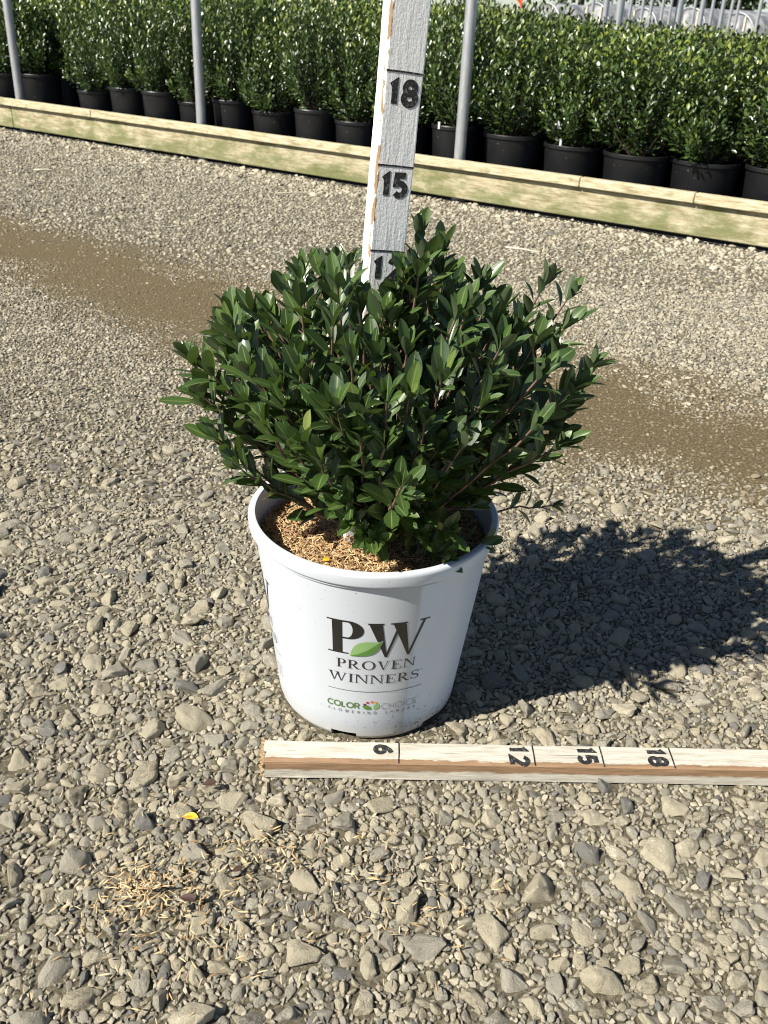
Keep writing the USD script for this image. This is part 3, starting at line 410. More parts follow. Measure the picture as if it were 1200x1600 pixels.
part(fl, 'flag', cat([trimesh.Trimesh(fpoly + [0, o, 0], [[0, 1, 2], [0, 2, 5], [5, 2, 3], [5, 3, 4]]) for o in (0, 0.0012)]), M['flag'])

# ================================================================ lettering from strokes
def arc(cx, cy, rx, ry, a0, a1, n=14):
    a = np.radians(np.linspace(a0, a1, n)); return [(cx + rx * math.cos(t), cy + ry * math.sin(t)) for t in a]
SANS = {  # strokes in a box one unit high
    'C': (0.8, [arc(0.45, 0.5, 0.43, 0.5, 45, 315, 24)]), 'O': (0.95, [arc(0.475, 0.5, 0.45, 0.5, 0, 360, 32)]), 'L': (0.6, [[(0.06, 1), (0.06, 0), (0.52, 0)]]), 'R': (0.72, [[(0.06, 0), (0.06, 1), (0.36, 1)] + arc(0.36, 0.73, 0.27, 0.27, 90, -90) + [(0.06, 0.46)], [(0.36, 0.46), (0.66, 0)]]),
    'H': (0.78, [[(0.06, 0), (0.06, 1)], [(0.68, 0), (0.68, 1)], [(0.06, 0.5), (0.68, 0.5)]]), 'I': (0.22, [[(0.08, 0), (0.08, 1)]]), 'E': (0.64, [[(0.56, 1), (0.06, 1), (0.06, 0), (0.56, 0)], [(0.06, 0.5), (0.5, 0.5)]]), 'F': (0.62, [[(0.56, 1), (0.06, 1), (0.06, 0)], [(0.06, 0.5), (0.5, 0.5)]]), 'W': (1.05, [[(0.02, 1), (0.27, 0), (0.52, 1), (0.77, 0), (1.02, 1)]]), 'N': (0.8, [[(0.06, 0), (0.06, 1), (0.7, 0), (0.7, 1)]]),
    'G': (0.9, [arc(0.46, 0.5, 0.43, 0.5, 45, 345, 24) + [(0.88, 0.45), (0.55, 0.45)]]), 'S': (0.66, [arc(0.32, 0.735, 0.25, 0.265, 35, 250, 14) + arc(0.33, 0.245, 0.27, 0.25, 90, -145, 14)]), 'U': (0.78, [[(0.06, 1), (0.06, 0.3)] + arc(0.37, 0.3, 0.31, 0.3, 180, 360) + [(0.68, 1)]]), 'B': (0.7, [[(0.06, 0.5), (0.06, 1), (0.34, 1)] + arc(0.34, 0.75, 0.24, 0.25, 90, -90) + [(0.06, 0.5)], [(0.06, 0.5), (0.06, 0), (0.37, 0)] + arc(0.37, 0.25, 0.25, 0.25, -90, 90) + [(0.06, 0.5)]]),
    '1': (0.42, [[(0.04, 0.80), (0.2, 0.93), (0.2, 0.0)]]), '8': (0.62, [arc(0.3, 0.74, 0.22, 0.26, 0, 360, 28), arc(0.3, 0.26, 0.26, 0.27, 0, 360, 28)]), '5': (0.6, [[(0.5, 1), (0.12, 1), (0.09, 0.56)] + arc(0.27, 0.30, 0.25, 0.30, 120, -140, 18)]), '2': (0.62, [arc(0.3, 0.72, 0.25, 0.28, 165, -30, 16) + [(0.06, 0.0), (0.56, 0.0)]]), '6': (0.62, [arc(0.3, 0.28, 0.25, 0.28, 0, 360, 26), [(0.52, 0.98), (0.32, 0.86), (0.12, 0.6), (0.05, 0.3)]])}
def sans(text, h, weight, space=0.12, wide=1.0):
    x, out = 0.0, []
    for c in text:
        if c == ' ': x += 0.45 * h; continue
        w, st = SANS[c]
        out += [LineString([(x + a * h * wide, b * (h - weight) + weight / 2) for a, b in s]).buffer(weight / 2, cap_style='flat', join_style='mitre', quad_segs=4) for s in st]; x += (w * wide + space) * h
    return unary_union(out), x
def bar(x0, y0, x1, y1, w0, w1=None):                              # slanted stroke of horizontal width w
    w1 = w0 if w1 is None else w1; return Polygon([(x0 - w0 / 2, y0), (x0 + w0 / 2, y0), (x1 + w1 / 2, y1), (x1 - w1 / 2, y1)])
def serif_letter(c, T=0.15, t=0.05, s=0.035):
    sf = lambda x0, x1, y: box(x0, y if y == 0 else 1 - s, x1, s if y == 0 else 1)
    ell = lambda cx, cy, rx, ry: affinity.scale(Point(cx, cy).buffer(1, 24), rx, ry)
    if c == 'I': return unary_union([box(0.1, 0, 0.1 + T, 1), sf(0, 0.2 + T, 0), sf(0, 0.2 + T, 1)]), 0.2 + T
    if c in 'PR':
        cx = 0.1 + T + 0.12; bowl = ell(cx, 0.73, 0.30, 0.27).difference(ell(cx - 0.02, 0.73, 0.30 - T * 0.98, 0.27 - t)).intersection(box(cx, 0, 2, 1)); g = [box(0.1, 0, 0.1 + T, 1), bowl, box(0.1, 1 - t, cx, 1), box(0.1, 0.46, cx, 0.46 + t), sf(0, 0.22 + T, 0), box(0, 1 - s, 0.2, 1)]
        if c == 'R': g += [bar(cx + 0.36, 0, cx, 0.5, T * 1.1), box(cx + 0.26, 0, cx + 0.54, s)]
        return unary_union(g), cx + (0.30 if c == 'P' else 0.52)
    if c == 'O': return ell(0.45, 0.5, 0.45, 0.515).difference(affinity.rotate(ell(0.45, 0.5, 0.45 - T, 0.515 - t), 4)), 0.9
    if c == 'V': return unary_union([bar(0.43, -0.02, 0.16, 1, 0.04, T * 1.15), bar(0.43, -0.02, 0.73, 1, 0.05, t), sf(0.0, 0.34, 1), sf(0.60, 0.86, 1)]), 0.86
    if c == 'W': return unary_union([bar(0.40, -0.02, 0.15, 1, 0.04, T * 1.15), bar(0.40, -0.02, 0.66, 1, 0.05, t), bar(0.89, -0.02, 0.63, 1, 0.04, T * 1.15), bar(0.89, -0.02, 1.17, 1, 0.05, t), sf(0.0, 0.32, 1), sf(0.45, 0.80, 1), sf(1.06, 1.29, 1)]), 1.29
    if c == 'E': return unary_union([box(0.1, 0, 0.1 + T, 1), box(0, 1 - t, 0.68, 1), box(0, 0, 0.72, t), box(0.1, 0.5, 0.52, 0.5 + t), bar(0.66, 0.78, 0.67, 1, 0.02, 0.05), bar(0.69, 0, 0.71, 0.25, 0.07, 0.02), box(0.49, 0.41, 0.525, 0.64)]), 0.73
    if c == 'N': return unary_union([bar(0.12, 0, 0.12, 1, t * 1.1), bar(0.79, -0.02, 0.16, 1, 0.05, T * 1.3), bar(0.77, 0, 0.77, 1, t * 1.1), sf(0, 0.28, 0), box(0, 1 - s, 0.2, 1), sf(0.62, 0.92, 1)]), 0.92
    if c == 'S':
        pts = arc(0.30, 0.735, 0.23, 0.235, 30, 250, 22) + arc(0.30, 0.255, 0.25, 0.235, 80, -150, 24); k = len(pts); g = [Point(p).buffer((t + (T - t) * math.exp(-((i / k - 0.5) / 0.2) ** 2)) / 2) for i, p in enumerate(pts)]
        g = [unary_union([a, b]).convex_hull for a, b in zip(g, g[1:])]; return unary_union(g + [bar(0.52, 0.70, 0.53, 0.98, 0.03, 0.05), bar(0.045, 0.02, 0.05, 0.32, 0.05, 0.03)]), 0.60
def serif(text, h, T, t, space=0.12, wide=1.0):
    x, out = 0.0, []
    for c in text:
        g, w = serif_letter(c, T, t); out.append(affinity.affine_transform(g, [h * wide, 0, 0, h, x, 0])); x += (w * wide + space) * h
    return unary_union(out), x - space * h
def polys(g): return [p for p in getattr(g, 'geoms', [g]) if p.geom_type == 'Polygon' and p.area > 1e-10]
def flat_mesh(g, z=0.0, depth=0.0):
    out = [trimesh.creation.extrude_polygon(p, depth, engine='earcut') for p in polys(g)]; m = cat(out); m.apply_translation([0, 0, z]); return m

# ================================================================ the white pot
pot = thing('white_pot', 'large white plastic nursery pot with printed lettering, holding the leafy shrub', 'pot', (POT_C[0], POT_C[1], 0))
PR0, PR1, PH = 0.1075, 0.1355, 0.250
def man(m): return manifold3d.Manifold(manifold3d.Mesh(np.asarray(m.vertices, np.float32), np.asarray(m.faces, np.uint32)))
body = [(0, 0.006), (PR0 - 0.012, 0.006), (PR0 - 0.006, 0.011), (PR1 - 0.0035, PH - 0.010), (PR1 - 0.0035, PH - 0.004)] + [(PR1 + 0.001, PH - 0.004), (PR1 + 0.001, PH - 0.02), (PR1 - 0.0018, PH - 0.022), (PR0 + 0.0010, 0.010), (PR0 - 0.002, 0.0035), (PR0 - 0.007, 0.0), (0, 0.0)]
bm = man(lathe(body[::-1], 144))
if bm.volume() < 0: bm = man(lathe(body, 144))
for k in range(6):
    a = math.radians(-12.0 + 60 * k); cb = manifold3d.Manifold.cube([0.030, 0.05, 0.017], True).translate([0, -PR0 + 0.002, 0.004]).rotate([0, 0, math.degrees(a)]); bm = bm - cb
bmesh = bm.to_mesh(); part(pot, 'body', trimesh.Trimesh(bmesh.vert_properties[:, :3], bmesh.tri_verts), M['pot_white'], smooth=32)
rim = [(PR1 - 0.0036, PH - 0.012), (PR1 - 0.0036, PH - 0.003), (PR1 - 0.002, PH), (PR1 + 0.003, PH + 0.0006), (PR1 + 0.0052, PH - 0.001), (PR1 + 0.0060, PH - 0.004), (PR1 + 0.0052, PH - 0.0135), (PR1 + 0.0040, PH - 0.0155), (PR1 + 0.0012, PH - 0.0155), (PR1 + 0.0012, PH - 0.012), (PR1 - 0.0036, PH - 0.012)]
part(pot, 'rim', lathe(rim[::-1], 144), M['pot_white'], smooth=50)
def on_pot(g, th0, lift=0.00035, step=0.0035):
    """a flat print (x along the wall, y = height) laid on the tapering wall"""
    V, F_, o = [], [], 0; x0, y0, x1, y1 = g.bounds
    for s in np.arange(x0 - 1e-6, x1, step):
        for p in polys(g.intersection(box(s, y0 - 1, s + step, y1 + 1))):
            v, f = trimesh.creation.triangulate_polygon(p, engine='earcut'); V.append(v); F_.append(np.asarray(f) + o); o += len(v)
    v, f = np.vstack(V), np.vstack(F_); rz = PR0 + 0.0010 + (PR1 - 0.0018 - PR0 - 0.0010) * (v[:, 1] - 0.010) / (PH - 0.032) + lift; th = th0 + v[:, 0] / 0.1215
    w = np.column_stack([rz * np.sin(th), -rz * np.cos(th), v[:, 1]]); t0 = w[f]; nrm = np.cross(t0[:, 1] - t0[:, 0], t0[:, 2] - t0[:, 0]); outw = (nrm[:, :2] * t0[:, :, :2].mean(1)).sum(1) < 0; f[outw] = f[outw][:, ::-1]
    return trimesh.Trimesh(w, f, process=False)
def put(g, x, y): return affinity.translate(g, x, y)
HW = 0.0585
P_, _w = serif_letter('P', 0.20, 0.045); W_, ww = serif_letter('W', 0.235, 0.06)
Pg = put(affinity.scale(P_, 0.053, 0.047, origin=(0, 0)), -0.0535, 0.137); Wg = put(affinity.scale(W_, 0.0505, 0.0475, origin=(0, 0)), -0.0115, 0.1355)
lf = Polygon([(-0.0295, 0.1350)] + [(-0.0295 + 0.0335 * t - 0.0075 * math.sin(math.pi * t) , 0.1350 + 0.021 * t + 0.0082 * math.sin(math.pi * t)) for t in np.linspace(0.05, 0.95, 14)] + [(0.004, 0.158)] + [(-0.0295 + 0.0335 * t + 0.0068 * math.sin(math.pi * t), 0.1350 + 0.022 * t - 0.0068 * math.sin(math.pi * t)) for t in np.linspace(0.95, 0.05, 14)])
lo = lf.intersection(Polygon([(-0.0295, 0.1350), (-0.0205, 0.1385), (-0.011, 0.1445), (0.004, 0.158), (0.02, 0.16), (0.02, 0.12), (-0.03, 0.12)]))
big = unary_union([Pg, Wg]).difference(lf.buffer(0.0009))
prov, wp = serif('PROVEN', 0.0128, 0.135, 0.05, 0.13, 1.12); winn, wn = serif('WINNERS', 0.0128, 0.135, 0.05, 0.10, 1.10)
col, wc = sans('COLOR', 0.0098, 0.0019, 0.13, 1.02); cho, wh = sans('CHOICE', 0.0098, 0.00065, 0.14, 0.98); flo, wf = sans('FLOWERING', 0.0044, 0.0007, 0.98); shr, ws = sans('SHRUBS', 0.0044, 0.0007, 0.98)
fit = lambda g, x0, x1, y: put(affinity.scale(g, (x1 - x0) / (g.bounds[2] - g.bounds[0]), 1, origin=(g.bounds[0], 0)), x0 - g.bounds[0], y)
lens = lambda cx, cy, L, W, ang: affinity.rotate(put(Point(0, 0).buffer(0.5, 32).intersection(Point(0, 0).buffer(0.5, 32)), 0, 0) if False else Polygon([(cx - L / 2 + L * t, cy + W * math.sin(math.pi * t)) for t in np.linspace(0, 1, 12)] + [(cx + L / 2 - L * t, cy - W * math.sin(math.pi * t)) for t in np.linspace(0.05, 0.95, 10)]), ang, origin=(cx, cy))
def reg(x, y, r): return Point(x, y).buffer(r, 12).difference(Point(x, y).buffer(r * 0.72, 12))
for th0 in (math.radians(5.8), math.radians(5.8 - 91)):
    for name, g, mm in (('initials_lettering', big, 'ink'), ('leaf_emblem', lf, 'print_leaf'), ('leaf_emblem_shade', lo, 'print_leaf_dark'), ('name_lettering', fit(prov, -0.0445, 0.0440, 0.1158), 'ink_thin'), ('name_lettering', fit(winn, -0.0545, 0.0505, 0.0950), 'ink_thin'), ('rule_line', box(-0.056, 0.0812, 0.0565, 0.0818), 'ink_thin'),
                        ('range_lettering', fit(col, -0.0575, -0.0175, 0.0535), 'print_green'), ('range_lettering', fit(cho, 0.0085, 0.0535, 0.0535), 'print_grey'), ('kind_lettering', fit(flo, -0.0565, 0.0035, 0.0460), 'print_grey'), ('kind_lettering', fit(shr, 0.0135, 0.0530, 0.0460), 'print_grey'),
                        ('flower_emblem_leaf', lens(-0.0085, 0.0565, 0.0125, 0.0034, -22), 'print_leaf_dark'), ('flower_emblem_leaf', lens(0.0025, 0.0580, 0.0115, 0.0034, 68), 'print_leaf'), ('flower_emblem_dot', Point(-0.0115, 0.0612).buffer(0.0017), 'dot_maroon'), ('flower_emblem_dot', Point(-0.0082, 0.0644).buffer(0.0017), 'dot_red'), ('flower_emblem_dot', Point(-0.0030, 0.0656).buffer(0.0017), 'dot_orange'), ('flower_emblem_dot', Point(0.0016, 0.0645).buffer(0.0017), 'dot_gold'), ('registered_mark', unary_union([reg(0.0535, 0.1065, 0.0014), reg(0.0555, 0.0640, 0.0009)]), 'print_grey')):
        part(pot, name, on_pot(g, th0, 0.0004 if name != 'leaf_emblem_shade' else 0.0007), M[mm], smooth=False)
# mulch inside the pot
SOIL = PH - 0.030
def soil_z(x, y): return SOIL + 0.010 * (meshkit.fbm(np.stack([np.asarray(x) * 22, np.asarray(y) * 22, np.zeros_like(np.asarray(x, float))], -1), 3, 3) - 0.5) + 0.010 * np.exp(-((np.asarray(x)) ** 2 + (np.asarray(y)) ** 2) / 0.004)
mulch = thing('pot_mulch', 'tan shredded rice hull mulch filling the white pot', 'mulch', (POT_C[0], POT_C[1], 0), kind='stuff')
v, f = [], []; RS, SN = 14, 48; rr_in = PR1 - 0.0065
for i in range(RS + 1):
    for k in range(SN):
        a = 2 * math.pi * k / SN; x, y = rr_in * i / RS * math.cos(a), rr_in * i / RS * math.sin(a); v.append([x, y, float(soil_z(x, y)) - 0.004])
for i in range(RS):
    for k in range(SN): p, q_ = i * SN + k, i * SN + (k + 1) % SN; f += [[p, p + SN, q_], [q_, p + SN, q_ + SN]]
part(mulch, 'mulch_bed', trimesh.Trimesh(v, f, process=False), M['soil'], smooth=True)
def sliver(seed):
    r = np.random.default_rng(seed); t = np.linspace(-1, 1, 5); w = 0.16 * np.sqrt(np.clip(1 - (t * 0.97) ** 2, 0.02, 1)) + 0.02; bend = r.uniform(-0.25, 0.35); v = []
    for tt, ww_ in zip(t, w):
        z = bend * (1 - tt * tt) * 0.5; v += [[tt, -ww_, z], [tt, 0, z + 0.09], [tt, ww_, z]]
    f = []
    for i in range(4):
        for k in range(2): p = i * 3 + k; f += [[p, p + 3, p + 1], [p + 1, p + 3, p + 4]]
        f += [[i * 3 + 2, i * 3 + 5, i * 3], [i * 3, i * 3 + 5, i * 3 + 3]]
    return trimesh.Trimesh(v, f, process=False)
def chips(parent, name, pos, half, qs, m, nproto=6):
    it = UsdGeom.PointInstancer.Define(stage, (str(parent.GetPath()) if parent is not None else '/World') + '/' + name); tag(it, kind='stuff'); ps = []
    for i in range(nproto): pth = f'{it.GetPath()}/Protos/sliver_{i:03d}'; usdkit.mesh(stage, pth, sliver(i), m, smooth=40); ps.append(Sdf.Path(pth))
    it.CreatePrototypesRel().SetTargets(ps); it.CreateProtoIndicesAttr(Vt.IntArray.FromNumpy((np.arange(len(pos)) % nproto).astype(np.int32))); it.CreatePositionsAttr(Vt.Vec3fArray.FromNumpy(np.asarray(pos, np.float32))); it.CreateScalesAttr(Vt.Vec3fArray.FromNumpy(np.repeat(np.asarray(half, np.float32)[:, None], 3, 1) * np.array([1, 1.0, 1.0], np.float32))); it.CreateOrientationsAttr([Gf.Quath(*map(float, x)) for x in qs]); return it
nc = 13000; rad = rr_in * np.sqrt(rng.random(nc)) * 0.985; an = rng.uniform(0, 2 * np.pi, nc); cx, cy = rad * np.cos(an), rad * np.sin(an); cz = soil_z(cx, cy) + rng.uniform(-0.003, 0.0035, nc)
chips(mulch, 'hulls', np.column_stack([cx, cy, cz]), 0.0012 + 0.0042 * rng.random(nc) ** 1.7, quat(rng.uniform(0, 6.28, nc), rng.normal(0, 0.5, nc), rng.normal(0, 0.35, nc)), M['hull'])

nb = 70; rad = rr_in * np.sqrt(rng.random(nb)) * 0.95; an = rng.uniform(0, 2 * np.pi, nb); bx_, by_ = rad * np.cos(an), rad * np.sin(an)
M['bark_chip'] = chip_mat('bark_chip', (0.10, 0.05, 0.025), (0.36, 0.20, 0.11), (0.55, 0.38, 0.26))
chips(mulch, 'bark_chips', np.column_stack([bx_, by_, soil_z(bx_, by_) + 0.002]), rng.uniform(0.006, 0.0115, nb), quat(rng.uniform(0, 6.28, nb), rng.normal(0, 0.35, nb), rng.normal(0, 0.3, nb)), M['bark_chip'])

# ================================================================ measuring sticks
def stick(name, label, w, t, L, matrix, m, marks, hd, wear):
    s = thing(name, label, 'measuring stick', mat=matrix); b = rounded_box(w, L, t, 0.0015); b.apply_translation([0, L / 2, 0]); b = b.subdivide_to_size(0.012)
    e = meshkit.fbm(b.vertices * [70, 24, 70], 3, 4) - 0.5; b.vertices[:, 0] += 0.0016 * e * np.sign(b.vertices[:, 0]) * (np.abs(b.vertices[:, 2]) > t / 2 - 0.003); part(s, 'board', b, m, smooth=35)
    for (y, text, dx) in marks:
        part(s, 'mark_line', flat_mesh(LineString([(-w / 2 + 0.0007, y + 0.0006), (0, y + 0.0002), (w / 2 - 0.0005, y - 0.0007)]).buffer(0.0008, cap_style='flat'), t / 2 - 0.0003, 0.0006), M['ink_worn'])
        x = 0.0
        for c in text:
            g, _ = sans(c, 0.0225, 0.0048, 0, 0.92); bx = g.bounds
            part(s, 'numeral', flat_mesh(affinity.translate(g.buffer(0.0004, 3), dx + x - bx[0], y - 0.0055 - 0.0225), t / 2 - 0.0003, 0.0006), M['ink_worn']); x += bx[2] - bx[0] + 0.0042
    return s
yaw = math.radians(20); Zt = np.array([math.sin(yaw), -math.cos(yaw), 0]); Yt = np.array([0.0, 0.0, 1.0]); Xt = np.cross(Yt, Zt)
LEAN = np.array([math.sin(math.radians(3.4)), 0, math.cos(math.radians(3.4))]); Yt = LEAN - (LEAN @ Zt) * Zt; Yt /= np.linalg.norm(Yt); Xt = np.cross(Yt, Zt)
up_m = np.eye(4); up_m[0, :3], up_m[1, :3], up_m[2, :3], up_m[3, :3] = Xt, Yt, Zt, (-0.031, 0.888, 0.205)
zb = 0.205
stick('measuring_stick', 'white painted wooden measuring stick standing upright in the potted shrub', 0.036, 0.024, 0.93, up_m, M['stick_up'], [(0.5425 - zb, '12', -0.0125), (0.6195 - zb, '15', -0.0120), (0.6975 - zb, '18', -0.0125)], 0, 0)
yaw2 = math.radians(2.6); Y2 = np.array([math.cos(yaw2), math.sin(yaw2), 0]); Z2 = np.array([0, 0, 1.0]); X2 = np.cross(Y2, Z2)
dn = np.eye(4); dn[0, :3], dn[1, :3], dn[2, :3], dn[3, :3] = X2, Y2, Z2, (-0.119, 0.7465, 0.0145)
i1 = 0.0254
low = stick('measuring_stick', 'cream painted wooden measuring stick lying on the gravel in front of the pot', 0.033, 0.025, 0.93, dn, M['stick_down'], [(0.1490, '6', -0.012), (0.2990, '12', -0.0125), (0.3755, '15', -0.0125), (0.4545, '18', -0.0125)], 0, 0)
fr = []
for k in range(120):
    p = np.array([rng.uniform(-0.0165, 0.0165), 0.002, rng.uniform(-0.012, 0.0128)]); e = p + [rng.normal(0, 0.0015), -rng.uniform(0.002, 0.0065), rng.normal(0, 0.0015)]; fr.append(tube([p, (p + e) / 2 + rng.normal(0, 0.0006, 3), e], [0.0011, 0.0009, 0.0004], 4))
part(low, 'frayed_end', cat(fr), M['frayed'], smooth=True)

# ================================================================ the shrub in the white pot
shrub = thing('evergreen_shrub', 'glossy dark green evergreen shrub growing in the white pot', 'shrub', (0, 0, 0))
tips = []
for px, py, Y in [(612, 456, .84), (628, 450, .835), (648, 400, .83), (655, 425, .825), (630, 412, .835), (643, 402, .845), (618, 440, .83), (300, 575, .90), (338, 520, .90), (385, 480, .92), (278, 562, .88), (300, 620, .86), (325, 690, .85), (362, 735, .84), (350, 480, .93), (405, 500, .90), (330, 545, .95), (462, 412, .92), (495, 415, .95), (540, 405, .93), (515, 440, .88), (655, 352, .94), (690, 380, .90), (665, 395, .88), (640, 440, .84), (755, 437, .93), (790, 470, .90), (862, 432, .93), (895, 500, .93), (900, 455, .97), (940, 575, .92), (915, 600, .97), (905, 640, .90), (870, 690, .88), (815, 722, .88), (770, 600, .80), (780, 640, .83), (730, 560, .82), (520, 635, .75), (430, 600, .80), (470, 560, .80), (580, 560, .80), (610, 500, .82), (560, 480, .85), (400, 660, .80), (450, 700, .78), (495, 725, .76), (700, 480, .86), (820, 520, .88), (860, 560, .93), (380, 560, .86), (640, 620, .76), (690, 700, .77), (740, 690, .78), (600, 700, .74), (560, 650, .75), (650, 760, .77), (840, 640, .86)]:
    tips.append(at_y(px, py + (12 if py < 520 and Y > 0.87 else 0), Y))
nr = 84
CROWN = np.array([(268, 640), (290, 590), (330, 545), (350, 490), (400, 500), (455, 425), (540, 420), (580, 450), (640, 400), (690, 395), (720, 470), (755, 455), (820, 510), (862, 460), (900, 520), (955, 620)])
for k in range(nr):
    a = k * 2.39996; el = math.asin(np.clip(-0.12 + 1.1 * ((k + 0.5) / nr), -1, 1)); g = rng.uniform(0.76, 1.04); e_ = (np.array([POT_C[0] + 0.008 + 0.205 * g * math.cos(el) * math.cos(a), POT_C[1] + 0.005 + 0.195 * g * math.cos(el) * math.sin(a), 0.392 + 0.165 * g * math.sin(el)])); q_ = project(e_)
    while q_[1] < np.interp(q_[0], CROWN[:, 0], CROWN[:, 1]) + 18 * rng.random(): e_ = e_ - [0.03 * (e_[0] - POT_C[0]), 0, 0.008]; q_ = project(e_)
    tips.append(e_)
def shoot(b0, e, lift, nl, f0, Lm, spread=1.0, whorl=5, r0=0.0026, taper=1.0):
    h = np.array([e[0] - b0[0], e[1] - b0[1], 0]); mid = b0 + 0.52 * h * spread + np.array([0, 0, lift * (e[2] - b0[2])]); tt = np.linspace(0, 1, 12)[:, None]
    c = (1 - tt) ** 2 * b0 + 2 * tt * (1 - tt) * mid + tt ** 2 * e; c[1:-1] += rng.normal(0, 0.0016, (10, 3))
    out = []; fresh = 0.55 if rng.random() < 0.25 else 0.2
    for k in range(nl + whorl):
        f = min(1.0, f0 + (1 - f0) * (k / max(nl - 1, 1)) ** 0.92); p = (1 - f) ** 2 * b0 + 2 * f * (1 - f) * mid + f * f * e; T = 2 * (1 - f) * (mid - b0) + 2 * f * (e - mid); T /= np.linalg.norm(T)
        ref = np.array([1.0, 0, 0]) if abs(T[0]) < 0.8 else np.array([0, 1.0, 0]); A = np.cross(T, ref); A /= np.linalg.norm(A); B = np.cross(T, A); ph = k * 2.39996 + rng.normal(0, 0.25); R = A * math.cos(ph) + B * math.sin(ph)
        end = k >= nl; al = math.radians(rng.uniform(8, 32) if end else rng.uniform(42, 66) - 10 * f); D = math.cos(al) * T + math.sin(al) * R + np.array([0, 0, 0.24]); L = Lm * (rng.uniform(0.5, 0.95) if end else rng.uniform(0.62, 1.15))
        out.append((p + R * 0.0015, D, T * 1.0 - 0.15 * R + np.array([0, 0, 0.35]) + rng.normal(0, 0.22, 3), L, 0.15 + 0.55 * rng.random() + (fresh * rng.random() if end else 0)))
    return c, r0 * np.linspace(1.0, 0.42, 12) * taper, out
leaves, LB = [], []
for k, e in enumerate(tips):
    e = e + (np.array([0.008, 0.9, 0.40]) - e) * [0.055, 0.0, 0.03]
    a = math.atan2(e[1] - POT_C[1], e[0] - POT_C[0]); b0 = np.array([POT_C[0] + 0.03 * math.cos(a) * rng.random(), POT_C[1] + 0.008 + 0.03 * math.sin(a) * rng.random(), SOIL - 0.006])
    ln = np.linalg.norm(e - b0); f0 = 0.36 if ln > 0.22 else 0.3; c, r_, o = shoot(b0, e, rng.uniform(0.32, 0.6), int(ln * (1 - f0) / 0.0088) + 3, f0, 0.0375)
    part(shrub, 'stem', tube(c, r_, 6), M['stem'], smooth=True); leaves += o
# low side shoot on the right and a few short ones hanging over the mulch
low_b = at_y(760, 800, .93); c, r_, o = shoot(low_b, at_y(862, 790, .93), 0.55, 7, 0.35, 0.026, 1.0, 3, 0.0016); part(shrub, 'stem', tube(c, r_, 6), M['stem'], smooth=True); leaves += o
for px, py, Y, L in [(548, 815, .79, .032), (572, 838, .785, .030), (530, 790, .80, .030), (545, 785, .775, .033), (590, 845, .785, .032), (665, 800, .80, .033), (700, 830, .80, .030), (735, 790, .85, .032), (690, 870, .81, .028), (620, 810, .78, .033), (750, 850, .84, .028), (655, 835, .80, .030)]:
    e = at_y(px, py, Y); b0 = np.array([POT_C[0] + 0.02, POT_C[1] - 0.01, SOIL]) + [rng.normal(0, .012), rng.normal(0, .012), 0]; b0 = b0 + (e - b0) * 0.1
    c, r_, o = shoot(b0, e, 0.7, 14, 0.3, L, 1.0, 5, 0.0018); part(shrub, 'stem', tube(c, r_, 6), M['stem'], smooth=True); leaves += o
lb = np.array([x[0] for x in leaves]); ld = np.array([x[1] for x in leaves]); lnrm = np.array([x[2] for x in leaves]); lL = np.array([x[3] for x in leaves]); lt = np.array([x[4] for x in leaves]); nl = len(lb)
lt = np.where(rng.random(nl) < 0.004, 1.0, np.clip(lt, 0, 0.92))
ctr = lb + 0.5 * lL[:, None] * ld / np.linalg.norm(ld, axis=1, keepdims=True)
keep = (np.hypot(*(ctr[:, :2] - POT_C).T) > 0.0) & (lb[:, 2] > SOIL + 0.004)
sq = up_m[3, :3]; dloc = (ctr - sq) @ np.array([Xt, Zt]).T; keep &= ~((np.abs(dloc[:, 0]) < 0.019) & (np.abs(dloc[:, 1]) < 0.014))
front_of = (np.abs(dloc[:, 0]) < 0.026) & (dloc[:, 1] > 0) & (project(ctr)[:, 1] < np.where(dloc[:, 0] > -0.002, 404, 445)); keep &= ~front_of
v, f1, uv1 = leaf_set(lb, ld, lnrm, lL, lL * rng.uniform(0.155, 0.198, nl), rng.uniform(0.08, 0.42, nl), rng.uniform(-0.04, 0.24, nl), 8, 4)
pq = project(v.reshape(-1, 3)).reshape(nl, -1, 3); 
v, lt, pq = v[keep], lt[keep], pq[keep]; nl = len(v)
tris = pq[:, f1][..., :2]; area = np.abs(np.cross(tris[:, :, 1] - tris[:, :, 0], tris[:, :, 2] - tris[:, :, 0])).sum(1) / 2
cell = {}                                                         # nearest leaf over a coarse picture grid, so that the single leaves are ones in sight
cen = pq.mean(1); score = np.zeros(nl)
o = np.argsort(cen[:, 2])
for i in o:
    kx = (int(cen[i, 0] // 14), int(cen[i, 1] // 14)); score[i] = area[i] * (1.0 if kx not in cell else 0.25); cell.setdefault(kx, i)
top = np.argsort(-score)[:300]; restl = np.setdiff1d(np.arange(nl), top)
for i in top: part(shrub, 'leaf', trimesh.Trimesh(v[i], f1, process=False), M['leaf'], smooth=True, uv=uv1, tint=np.full(len(uv1), lt[i]))
m, uvj, tj = join_leaves(v[restl], f1, uv1, lt[restl]); part(shrub, 'foliage', m, M['leaf'], smooth=True, uv=uvj, tint=tj, kind='stuff')
print('leaves', nl)

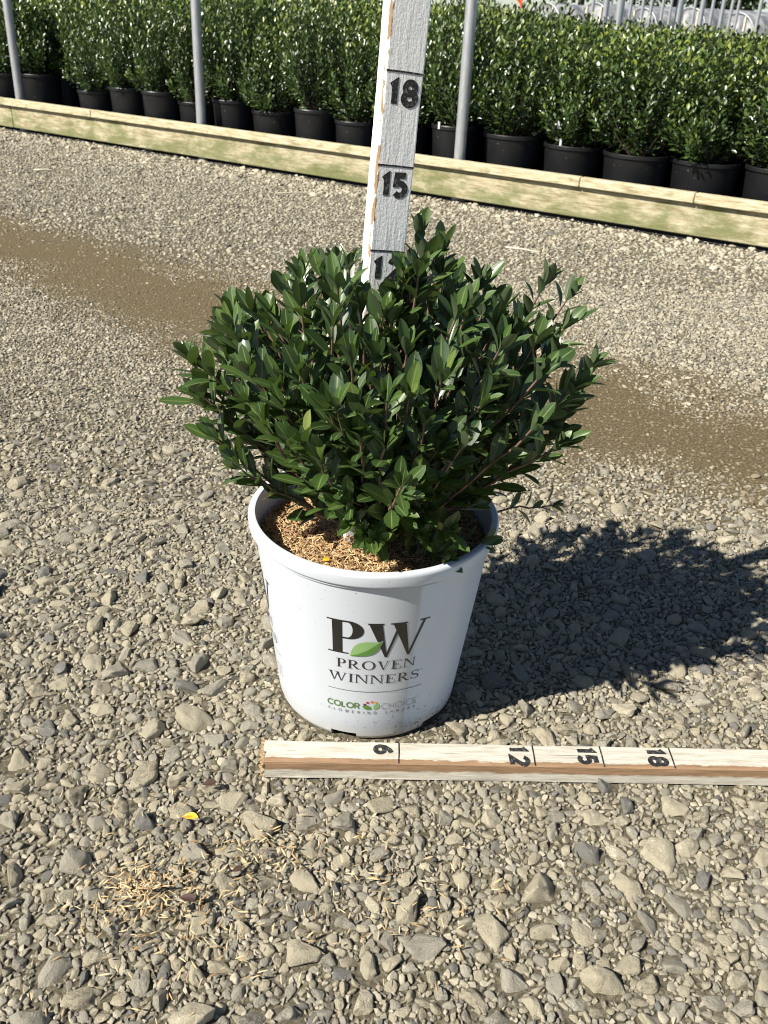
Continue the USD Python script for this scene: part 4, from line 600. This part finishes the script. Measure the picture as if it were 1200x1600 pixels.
# ================================================================ litter on the gravel
def litter_leaf(name, label, px, py, L, m, rz, curl=0.1):
    p = at_z(px, py, 0.014); vv, ff, uu = leaf_set(np.zeros((1, 3)), np.array([[math.cos(rz), math.sin(rz), 0.12]]), np.array([[0.15, -0.1, 1.0]]), np.array([L]), np.array([L * 0.26]), np.array([0.4]), np.array([curl]), 7, 4)
    a = trimesh.Trimesh(vv[0], ff, process=False); g = part(None, name, a, m, smooth=True, loc=p); tag(g, label, 'leaf')
litter_leaf('fallen_leaf', 'small bright yellow leaf on the gravel left of the lying stick', 285, 1276, 0.0165, M['yellow_leaf'], 0.0)
litter_leaf('fallen_leaf', 'dark red brown dead leaf on gravel below the left end of the lying stick', 316, 1226, 0.016, M['dead_leaf'], 0.3)
litter_leaf('fallen_leaf', 'brown dead leaf lying in the scattered straw at bottom left', 280, 1402, 0.016, M['dead_leaf'], -0.1)
litter_leaf('fallen_leaf', 'small dark leaf on gravel right of the scattered straw', 362, 1362, 0.012, M['dead_leaf'], 0.5)
yl = part(None, 'fallen_leaf', trimesh.Trimesh(leaf_set(np.zeros((1, 3)), np.array([[0.8, 0.3, 0.2]]), np.array([[0.2, -0.3, 1.0]]), np.array([0.010]), np.array([0.0032]), np.array([0.5]), np.array([0.3]), 8, 4)[0][0], f1, process=False), M['yellow_leaf'], smooth=True, loc=(POT_C[0] - 0.052, POT_C[1] - 0.075, SOIL + 0.004)); tag(yl, 'bright yellow leaf scrap on the mulch in the white pot', 'leaf')
rl = part(None, 'fallen_leaf', trimesh.Trimesh(leaf_set(np.zeros((1, 3)), np.array([[0.8, 0.2, 0.2]]), np.array([[0.1, -0.6, 0.8]]), np.array([0.03]), np.array([0.008]), np.array([0.4]), np.array([0.2]), 8, 4)[0][0], f1, process=False), M['rust_leaf'], smooth=True, loc=at_y(600, 778, .80)); tag(rl, 'rust brown dead leaf caught among the lower leaves of the shrub', 'leaf')
def twig(px, py, px2, py2, r, label):
    a, b = at_z(px, py, 0.014), at_z(px2, py2, 0.012); g = part(None, 'twig', tube([a, (a + b) / 2 + [0, 0, 0.002], b], [r, r, r * 0.6], 5), M['twig'], smooth=True); tag(g, label, 'twig')
twig(53, 266, 82, 266, 0.006, 'pale wood splinter on the gravel at far left'); twig(790, 386, 842, 394, 0.003, 'thin pale straw stalk on the gravel below the edging, right of the shrub'); twig(430, 302, 482, 301, 0.003, 'thin pale straw stalk on gravel, left of the upright stick')
cs, hs = [], []
for px, py, sd, k in [(215, 1385, 36, 150), (265, 1375, 55, 120), (430, 1320, 50, 80), (250, 1430, 60, 70), (330, 1480, 80, 50), (700, 1400, 60, 40), (560, 1330, 60, 40), (200, 1250, 60, 30), (550, 1420, 120, 60), (130, 1500, 120, 40)]:
    for _ in range(k):
        g = at_z(px + rng.normal(0, sd), py + rng.normal(0, sd * 0.55), 0.012); cs.append([g[0], g[1], rng.uniform(0.008, 0.015)]); hs.append(rng.uniform(0.0028, 0.0052))
it = chips(None, 'scattered_straw', cs, hs, quat(rng.uniform(0, 6.28, len(cs)), rng.normal(0, 0.25, len(cs)), rng.normal(0, 0.25, len(cs))), M['straw']); tag(it, 'thin scatter of tan straw hulls over the gravel at bottom left', 'straw')
for px, py, s in [(686, 196, 'white plastic plant label in a pot just left of the right steel pole'), (873, 195, 'white plastic plant label among the leaves, first pot right of the right pole'), (876, 222, 'small white plant label at the rim of the second pot right of the right pole')]:
    u_ = uof(px, py); p = at_y(px, py, bed(u_, 0.20)[1]); g = part(None, 'plant_label', rounded_box(0.009, 0.0012, 0.030, 0.0005), M['tag_white'], loc=p); tag(g, s, 'label')
